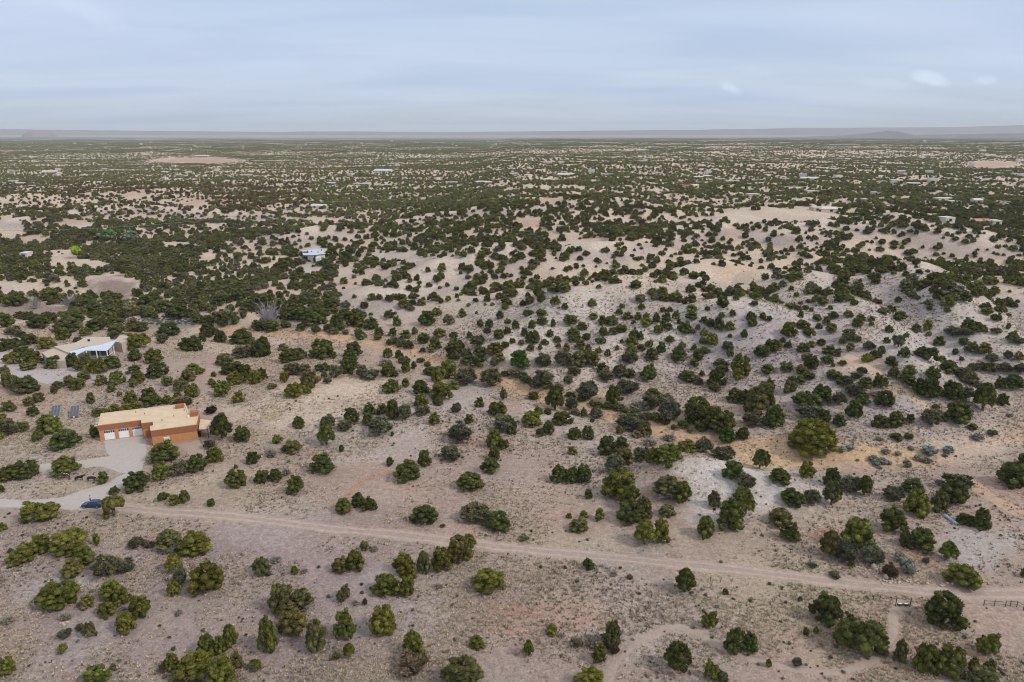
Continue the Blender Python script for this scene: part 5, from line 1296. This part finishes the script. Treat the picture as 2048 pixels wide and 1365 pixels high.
# ---------------------------------------------------------------- fences, gate, posts, rubble, overhead line
def fence(name, label, pts, ph, rails, cat='fence', mat=M_WOOD, r=.07, group=None):
    P = rays_to_ground(pts); c = P.mean(0); root = thing(name, label, cat, (c[0], c[1], c[2]), 0, group)
    for p in P: MB().tube((p[0] - c[0], p[1] - c[1], p[2] - c[2] - .4), (p[0] - c[0] + rr.uniform(-.04, .04), p[1] - c[1], p[2] - c[2] + ph * rr.uniform(.92, 1.08)), r, r * .9, 7).build('post', mat, root)
    for hh, rad in rails:
        for a, b in zip(P[:-1], P[1:]):
            MB().tube((a[0] - c[0], a[1] - c[1] - r, a[2] - c[2] + hh), (b[0] - c[0], b[1] - c[1] - r, b[2] - c[2] + hh), rad, rad, 5).build('rail', mat, root)
    return root


fence('post_fence', 'row of dark wooden posts with thin rails at the right edge below the dirt road', [(1967, 1211.5), (1988, 1212.5), (2010, 1214), (2020, 1212.5), (2033, 1214), (2046, 1221), (2075, 1226), (2105, 1231)], 1.25, ((1.05, .045), (.55, .03)))
fence('corral_fence', 'short pair of dark posts with a bar at the edge of the tan clearing', [(546, 739), (557, 738)], 1.3, ((1.2, .06),), 'fence')
fence('corral_fence', 'short run of dark posts with a top bar right of the yellow-green lawn patch', [(599, 876), (610, 873), (618, 872)], 1.4, ((1.3, .06),), 'fence')
fence('fence_stub', 'two short leaning posts joined by a bar left of the small gate', [(1746, 1200), (1759, 1200)], 1.0, ((.85, .04),), 'fence')
fence('fence_stub', 'two dark posts beside the upright juniper below the dirt road', [(1421, 1163), (1441, 1165)], 1.1, (), 'fence')
fence('fence_stub', 'two grey posts below the left end of the dirt road', [(357, 1048), (373, 1049)], 1.1, (), 'fence')
fence('rail_fence', 'thin rail fence running up the slope behind the terracotta house', [(181, 806), (185, 816), (189, 826)], 1.0, ((.9, .03), (.5, .03)), 'fence')


def gate():
    a = np.array(at(1790.5, 1213)); b = np.array(at(1819.5, 1213.5)); c = (a + b) / 2; d = b - a
    root = thing('small_gate', 'small gate of two dark posts with a low white and black barrier between', 'gate', tuple(c), math.atan2(d[1], d[0])); ln = np.hypot(d[0], d[1])
    for s in (-1, 1): MB().tube((s * ln / 2, 0, -.4), (s * ln / 2, 0, 1.75), .08, .07, 8).build('post', M_DARK, root)
    for s in (-1, 1):
        x0, x1 = sorted((s * .12, s * (ln / 2 - .3))); bar = MB().box(x0, x1, -.16, .16, .28, .55).build('barrier', M_DARK, root)
        MB().box(x0 + .15, x1 - .15, -.10, .10, .551, .60).build('top_board', M_WHITE, bar)
        MB().tube((s * .2, -.1, -.2), (s * .9, .1, .3), .05, .05, 5).build('leg', M_DARK, root)
    MB().tube((-ln / 2, 0, .45), (ln / 2, 0, .42), .035, .035, 5).build('cross_bar', M_DARK, root)


gate()


def rubble():
    r = np.random.RandomState(3); V0, F0 = ICO[1]; V, F = [], []; n = 0
    spots = [(1738, 1131, 26, 8, 26), (1762, 1147, 18, 12, 22), (1800, 1163, 40, 6, 40), (1720, 1120, 20, 8, 14), (1890, 1168, 22, 4, 14), (1830, 1150, 16, 14, 14), (128, 1243, 8, 8, 8), (760, 960, 30, 5, 8), (1660, 1060, 60, 12, 16), (1610, 985, 40, 24, 30), (1745, 1000, 16, 20, 30)]
    P = []
    for cx, cy_, rx, ry, k in spots:
        for i in range(k): P.append((cx + r.normal() * rx * .6, cy_ + r.normal() * ry * .6))
    Q = rays_to_ground(P)
    for q in Q:
        s = r.uniform(.12, .36); LV = V0 * (1 + r.uniform(-.3, .3, (len(V0), 1))) * s * np.array((1.2, r.uniform(.7, 1.1), r.uniform(.5, .8))); a = r.rand() * 6.28
        R = np.array([[math.cos(a), -math.sin(a), 0], [math.sin(a), math.cos(a), 0], [0, 0, 1]])
        V.append(LV @ R.T + q + np.array((0, 0, s * .2))); F.append(F0 + n); n += len(V0)
    tag(put('rubble', mesh_np('rubble', np.concatenate(V), np.concatenate(F), M_ROCK, False)), kind='stuff')
    big_ = [(1746.5, 1137, 1.5, 'upright white boulder at the top of the rubble pile'), (1771, 1158, 1.3, 'pinkish boulder on the bank between rubble pile and dirt road'), (1764, 1124, 1.0, 'long pale boulder above the brown bush in the rubble'), (1716, 1093, .9, 'small white stone set among the large junipers above the rubble'), (120, 1236, .8, 'white stone on the stony slope at far left')]
    for px, py, s, lb in big_:
        q = at(px, py); LV = V0 * (1 + r.uniform(-.25, .25, (len(V0), 1))) * s * .5 * np.array((.8, .7, 1.0))
        tag(put('boulder', mesh_np('boulder', LV, F0, M_ROCK, False), None, (q[0], q[1], q[2] + s * .3)), lb, 'boulder')


rubble()


def overhead_line():
    pts = [(-200, 462), (300, 452), (655, 405), (960, 385)]
    P = [at_plane(px, py, 9.0) for px, py in pts]
    root = thing('overhead_line', 'thin overhead cable crossing the scrub on the left toward the long low white house', 'cable', (P[1][0], P[1][1], 0))
    cab = plain('pale_cable', (.30, .33, .24), .5)
    m = MB()
    for (a, b) in zip(P[:-1], P[1:]):
        prev = None
        for k in range(13):
            t = k / 12; sag = 2.2 * 4 * t * (1 - t); p = (a[0] + (b[0] - a[0]) * t - P[1][0], a[1] + (b[1] - a[1]) * t - P[1][1], 9.5 - sag)
            if prev: m.tube(prev, p, .10, .10, 4)
            prev = p
    m.build('wire', cab, root)
    for (x, y) in P:
        z = float(height(x, y)); MB().tube((x - P[1][0], y - P[1][1], z - 1), (x - P[1][0], y - P[1][1], 9.9), .14, .10, 6).build('pole', M_WOOD, root)


overhead_line()

# ---------------------------------------------------------------- scrub beyond the single trees
DEN_Y = [280, 300, 330, 360, 385, 410, 435, 460, 490, 515, 540, 565, 590, 612, 636]
DEN = [[.68] * 17, [.72] * 17,
       [.68, .68, .66, .62, .62, .64, .68, .68, .70, .72, .70, .68, .68, .68, .68, .66, .66],
       [.74, .70, .62, .62, .58, .62, .65, .65, .66, .66, .68, .68, .66, .66, .62, .62, .62],
       [.56, .52, .55, .56, .64, .70, .70, .72, .68, .70, .70, .72, .70, .68, .74, .74, .68],
       [.54, .50, .50, .56, .62, .66, .70, .70, .70, .60, .66, .60, .56, .64, .72, .78, .78],
       [.60, .54, .56, .66, .74, .62, .60, .60, .60, .58, .62, .12, .20, .50, .60, .78, .82],
       [.58, .64, .62, .60, .58, .46, .55, .58, .60, .50, .62, .55, .50, .50, .54, .64, .68],
       [.70, .62, .60, .62, .56, .46, .62, .60, .60, .58, .40, .42, .48, .50, .50, .55, .58],
       [.66, .52, .62, .64, .56, .62, .56, .52, .54, .50, .38, .30, .32, .54, .44, .44, .48],
       [.62, .60, .68, .66, .54, .54, .42, .46, .48, .48, .42, .24, .20, .40, .38, .42, .44],
       [.60, .54, .62, .64, .58, .52, .36, .42, .42, .36, .26, .30, .36, .38, .40, .38, .42],
       [.58, .66, .42, .74, .76, .72, .52, .42, .38, .36, .32, .32, .36, .38, .40, .40, .42],
       [.60, .60, .45, .70, .72, .76, .62, .40, .36, .34, .30, .30, .32, .34, .36, .36, .38],
       [.50, .50, .40, .45, .45, .45, .30, .05, .05, .05, .05, .05, .05, .05, .05, .05, .05]]
CLEAR = [(20, 455, 28, 22), (395, 322, 98, 6), (1100, 403, 34, 7), (1560, 434, 130, 13), (800, 516, 42, 10), (1465, 470, 16, 14), (1480, 560, 60, 18), (870, 527, 56, 12), (720, 585, 46, 12), (30, 575, 40, 12), (230, 572, 58, 22), (1055, 446, 28, 10), (800, 590, 40, 8), (690, 555, 20, 14),
         (626, 503, 30, 8), (614, 540, 12, 16), (636, 540, 10, 14), (130, 520, 34, 12), (190, 530, 30, 8), (70, 480, 30, 8), (60, 620, 110, 12), (1180, 490, 60, 10), (1640, 420, 40, 6), (420, 518, 20, 12), (350, 490, 30, 6), (640, 441, 60, 4), (270, 392, 22, 8), (390, 410, 30, 8), (330, 650, 80, 14), (1200, 590, 60, 9), (1350, 575, 60, 9), (1640, 560, 40, 12), (1770, 590, 34, 16),
         (1100, 545, 30, 6), (150, 450, 40, 8), (1985, 330, 60, 8), (660, 472, 40, 6), (1060, 600, 40, 6)]
ROWS = np.array(DEN_Y, float); DENA = np.array(DEN)


def density(px, py):
    r = np.clip(np.interp(py, ROWS, np.arange(len(ROWS))), 0, len(ROWS) - 1.001); c = np.clip(px / 128.0, 0, 15.999)
    i = r.astype(int); j = c.astype(int); fr = r - i; fc = c - j
    d = (DENA[i, j] * (1 - fr) * (1 - fc) + DENA[i + 1, j] * fr * (1 - fc) + DENA[i, j + 1] * (1 - fr) * fc + DENA[i + 1, j + 1] * fr * fc)
    for cx, cyy, rx, ry in CLEAR:
        rr_ = np.sqrt(((px - cx) / rx) ** 2 + ((py - cyy) / ry) ** 2); d = d * sstep(.75, 1.25, rr_)
    return np.where(py > 640, np.where((px < -25) | (px > 2075), .16, 0), d)


def make_scrub():
    pts, scl, tint = [], [], []
    r = RNG

    def band(y0, y1, cell_fn, half):
        ys = [y0]
        while ys[-1] < y1: ys.append(ys[-1] + cell_fn(ys[-1]))
        X, Y, C = [], [], []
        for y in ys:
            c = cell_fn(y); n = int(2 * half * (y + 60) / c); x = (np.arange(n) + .5) * c - half * (y + 60)
            X.append(x + r.uniform(-.5, .5, n) * c); Y.append(y + r.uniform(-.5, .5, n) * c); C.append(np.full(n, c))
        return np.concatenate(X), np.concatenate(Y), np.concatenate(C)
    for (y0, y1, cf) in ((110, 1900, lambda y: 3.6), (1900, 9500, lambda y: 4.4 + (y - 1900) * .0020)):
        X, Y, C = band(y0, y1, cf, .84)
        Z = height(X, Y); px, py, dep = to_px(X, Y, Z); d = density(px, py)
        n1 = fbm(X / 38, Y / 38, 3); n2 = fbm(X / 140 + 8, Y / 140, 2)
        nk = np.interp(Y, [300, 1200], [1, .5]); d = np.clip(d * (1.0 + nk * (.6 * n1 + .6 * n2)), 0, .94)
        # picture coverage d -> plants per square metre, from the ground each crown hides at this slant
        wm, hm = np.interp(Y, [300, 700, 1500], [4.15, 4.0, 3.6]), np.interp(Y, [300, 1200, 3000], [3.0, 2.6, 2.2]); tn = np.tan(np.arctan2(CAM_Z - Z, Y) + .012)
        n_m2 = -np.log(1 - d) / (wm * (.62 * hm / tn + .62 * wm))
        keep = r.rand(len(X)) < n_m2 * C * C * np.interp(Y, [500, 900, 1600, 4000], [2.3, 2.0, 1.4, 1.2]) * np.where(px > 800, 1.12, 1.0)
        X, Y, Z, C, px, py, n2, d = (a[keep] for a in (X, Y, Z, C, px, py, n2, d))
        S = np.interp(Y, [300, 700, 1500], [4.35, 4.15, 3.75]) * r.uniform(.45, 1.4, len(X)) * (.85 + .35 * d) * np.interp(Y, [2500, 6000], [1, 1.5])
        Hh = np.minimum(S * r.uniform(.5, .85, len(X)), 4.6)
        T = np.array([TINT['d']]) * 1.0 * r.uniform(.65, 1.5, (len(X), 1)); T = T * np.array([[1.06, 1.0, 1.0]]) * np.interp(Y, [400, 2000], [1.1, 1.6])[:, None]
        ol = r.rand(len(X)) < .30; T[ol] = np.array(TINT['o']) * r.uniform(.6, 1.0, (ol.sum(), 1))
        gy = r.rand(len(X)) < np.where((px < 720) & (py > 425), .30, .08); T[gy] = np.array(TINT['s']) * r.uniform(.7, 1.0, (gy.sum(), 1))
        br = (px < 620) & (py > 365) & (py < 430) & (r.rand(len(X)) < .55); T[br] = np.array((.095, .068, .022)) * r.uniform(.6, 1.0, (br.sum(), 1))
        pts.append(np.column_stack([X, Y, Z - .05])); scl.append(np.column_stack([S, S * r.uniform(.85, 1.15, len(X)), Hh])); tint.append(T)
    # the dark belts of taller trees across the plain
    return np.concatenate(pts), np.concatenate(scl), np.concatenate(tint)


sp, ss, st = make_scrub()
nearm = sp[:, 1] < 620
rp = np.array([POS[i] for i in rest]); rs = np.array([[PW[i], PW[i], PH[i]] for i in rest]); rt = np.array([tint_of(PL[i][4], rr) for i in rest])
P1 = np.concatenate([sp[nearm], rp]); S1 = np.concatenate([ss[nearm], rs]); T1 = np.concatenate([st[nearm], rt])


MID = [(588, 514, 22), (598, 528, 20), (664, 514, 30), (690, 520, 30), (640, 532, 18), (575, 532, 30), (652, 530, 22), (700, 508, 22), (545, 662, 36), (520, 660, 34), (645, 490, 24), (580, 500, 22), (560, 545, 34), (600, 550, 26), (660, 545, 28),
       (500, 620, 34), (520, 606, 34), (575, 640, 42), (610, 640, 44), (640, 636, 40), (565, 618, 34), (600, 612, 38), (660, 618, 36), (690, 640, 40), (720, 640, 36), (480, 600, 36), (440, 610, 34), (400, 604, 40), (30, 612, 44), (100, 598, 36), (180, 612, 30), (190, 625, 40), (220, 636, 38), (260, 622, 40), (300, 612, 44), (330, 622, 36)]
wr = random.Random(21)
for (ax, ay), (bx, by) in zip(WASH_PX[3:12], WASH_PX[4:13]):
    for k in range(9):
        t = wr.random(); lowside = wr.random() < .15; MID.append((ax + (bx - ax) * t + wr.uniform(-6, 6), ay + (by - ay) * t + (wr.uniform(24, 36) if lowside else -wr.uniform(5, 16)), wr.uniform(15, 30)))
mq, mw, mh = solve([[a, b, c, c * .62, 'd'] for a, b, c in MID])
P1 = np.concatenate([P1, mq]); S1 = np.concatenate([S1, np.column_stack([mw, mw, mh])]); T1 = np.concatenate([T1, np.array([tint_of('d' if q < 32 or q % 3 else 's', rr) for q in range(len(MID))])])


def rot_for(n): return np.column_stack([np.zeros(n), np.zeros(n), RNG.rand(n) * 6.283])


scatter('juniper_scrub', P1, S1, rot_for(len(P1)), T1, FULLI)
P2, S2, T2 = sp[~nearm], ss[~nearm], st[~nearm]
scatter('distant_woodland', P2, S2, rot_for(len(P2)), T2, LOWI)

# blue sage mat beside the wash at the left
r = RNG
sgp = rays_to_ground(np.column_stack([r.uniform(240, 395, 500), 642 + r.uniform(-1, 1, 500) * 9 + (np.linspace(0, 1, 500) * 0)]))
n = len(sgp); s0 = r.uniform(.5, 1.1, n)
scatter('sagebrush_mat', sgp, np.column_stack([s0, s0, s0 * .6]), rot_for(n), np.array([TINT['u']]) * r.uniform(.6, .9, (n, 1)), LOWI)


# ---------------------------------------------------------------- grass tufts and litter in the near ground
def tuft(seed, nb, spread, mat):
    rg = random.Random(seed); mb = MB()
    for i in range(nb):
        a = rg.random() * 6.283; e = rg.uniform(.5, 1.3); ln = rg.uniform(.5, 1); dx, dy = math.cos(a), math.sin(a); w = .11
        b = (dx * .16, dy * .16, -.05); t = (dx * math.cos(e) * spread * ln, dy * math.cos(e) * spread * ln, math.sin(e) * ln * .8)
        mb.add([(b[0] - dy * w, b[1] + dx * w, b[2]), (b[0] + dy * w, b[1] - dx * w, b[2]), t], [(0, 1, 2)])
    me = mb.mesh('tuft_form', mat)
    return me


M_TUFT = foliage_mat('tuft', 'INSTANCER')
for_tuft = [tuft(i, 11, .9, M_TUFT) for i in range(3)]
for me in for_tuft:
    a = me.attributes.new('lt', 'FLOAT', 'POINT'); a.data.foreach_set('value', np.ones(len(me.vertices), np.float32))


def make_tufts():
    N = 190000
    # denser near the camera, as tufts farther off blend into the soil
    Y = np.exp(r.uniform(math.log(78), math.log(300), N)); X = r.uniform(-.84, .84, N) * (Y + 30); Z = height(X, Y); px, py, dep = to_px(X, Y, Z)
    den = .5 + 2.4 * fbm(X / 14, Y / 14, 3) + .9 * fbm(X / 60 + 5, Y / 60, 2)
    P = np.zeros(N, bool)
    for poly in DRIVE: P |= inside(px, py, poly)
    road = seg_dist(X, Y, [tuple(q[:2]) for q in rays_to_ground([(215, 1014), (299, 1021), (520, 1038), (636, 1056), (854, 1076), (979, 1092), (1086, 1103), (1242, 1118), (1398, 1132), (1522, 1145), (1621, 1159), (1746, 1171), (1839, 1182), (1948, 1188), (2048, 1187), (2200, 1180)])])
    foot = seg_dist(X, Y, [tuple(q[:2]) for q in rays_to_ground([(1217, 1363), (1229, 1326), (1267, 1289), (1320, 1262), (1360, 1255), (1391, 1266), (1441, 1292), (1475, 1313), (1547, 1328), (1590, 1341), (1684, 1349), (1740, 1325), (1775, 1296), (1790, 1262), (1786, 1240), (1803, 1206)])])
    house = (X > -114) & (X < -80) & (Y > 162) & (Y < 192)
    for cx, cyy, rx, ry, col, s in PATCH:
        if col in (WHITEC, SAND, RED, LILAC, CLAY) and s > .6:
            q = np.sqrt(((px - cx) / rx) ** 2 + ((py - cyy) / ry) ** 2); den = den * (.25 + .75 * sstep(.7, 1.1, q))
    keep = (r.rand(N) < den) & ~P & (road > 2.1) & (foot > 1.1) & ~house
    X, Y, Z = X[keep], Y[keep], Z[keep]; n = len(X)
    s0 = r.uniform(.35, .95, n) * (.8 + Y / 400)
    T = np.array([(.51, .435, .325)]) * r.uniform(.7, 1.15, (n, 1))
    k = r.rand(n); pat = fbm(X / 20 + 30, Y / 20, 2)
    gr = k < .25 + pat; T[gr] = np.array((.36, .30, .245)) * r.uniform(.7, 1.1, (gr.sum(), 1))
    dk = k > .95 - .3 * pat; T[dk] = np.array((.13, .108, .085)) * r.uniform(.7, 1.3, (dk.sum(), 1))
    scatter('grass_tufts', np.column_stack([X, Y, Z]), np.column_stack([s0, s0, s0 * .7]), rot_for(n), T, for_tuft)
    # low dark bushes, knee high
    N2 = 2200
    Y = np.exp(r.uniform(math.log(80), math.log(420), N2)); X = r.uniform(-.84, .84, N2) * (Y + 30); Z = height(X, Y); px, py, dep = to_px(X, Y, Z)
    P = np.zeros(N2, bool)
    for poly in DRIVE: P |= inside(px, py, poly)
    road = seg_dist(X, Y, [tuple(q[:2]) for q in rays_to_ground([(215, 1014), (520, 1038), (854, 1076), (1242, 1118), (1621, 1159), (1948, 1188), (2200, 1180)])])
    house = (X > -114) & (X < -80) & (Y > 162) & (Y < 192)
    keep = ~P & (road > 2.4) & ~house & (r.rand(N2) < .35 + 4 * fbm(X / 24 + 3, Y / 24, 3)); X, Y, Z = X[keep], Y[keep], Z[keep]; n = len(X)
    s0 = r.uniform(.3, .95, n)
    T = np.array([(.085, .075, .05)]) * r.uniform(.7, 1.5, (n, 1)); gsel = r.rand(n) < .3; T[gsel] = np.array((.15, .15, .115)) * r.uniform(.7, 1.2, (gsel.sum(), 1))
    scatter('low_bushes', np.column_stack([X, Y, Z]), np.column_stack([s0, s0, s0 * .6]), rot_for(n), T, LOWI)


make_tufts()
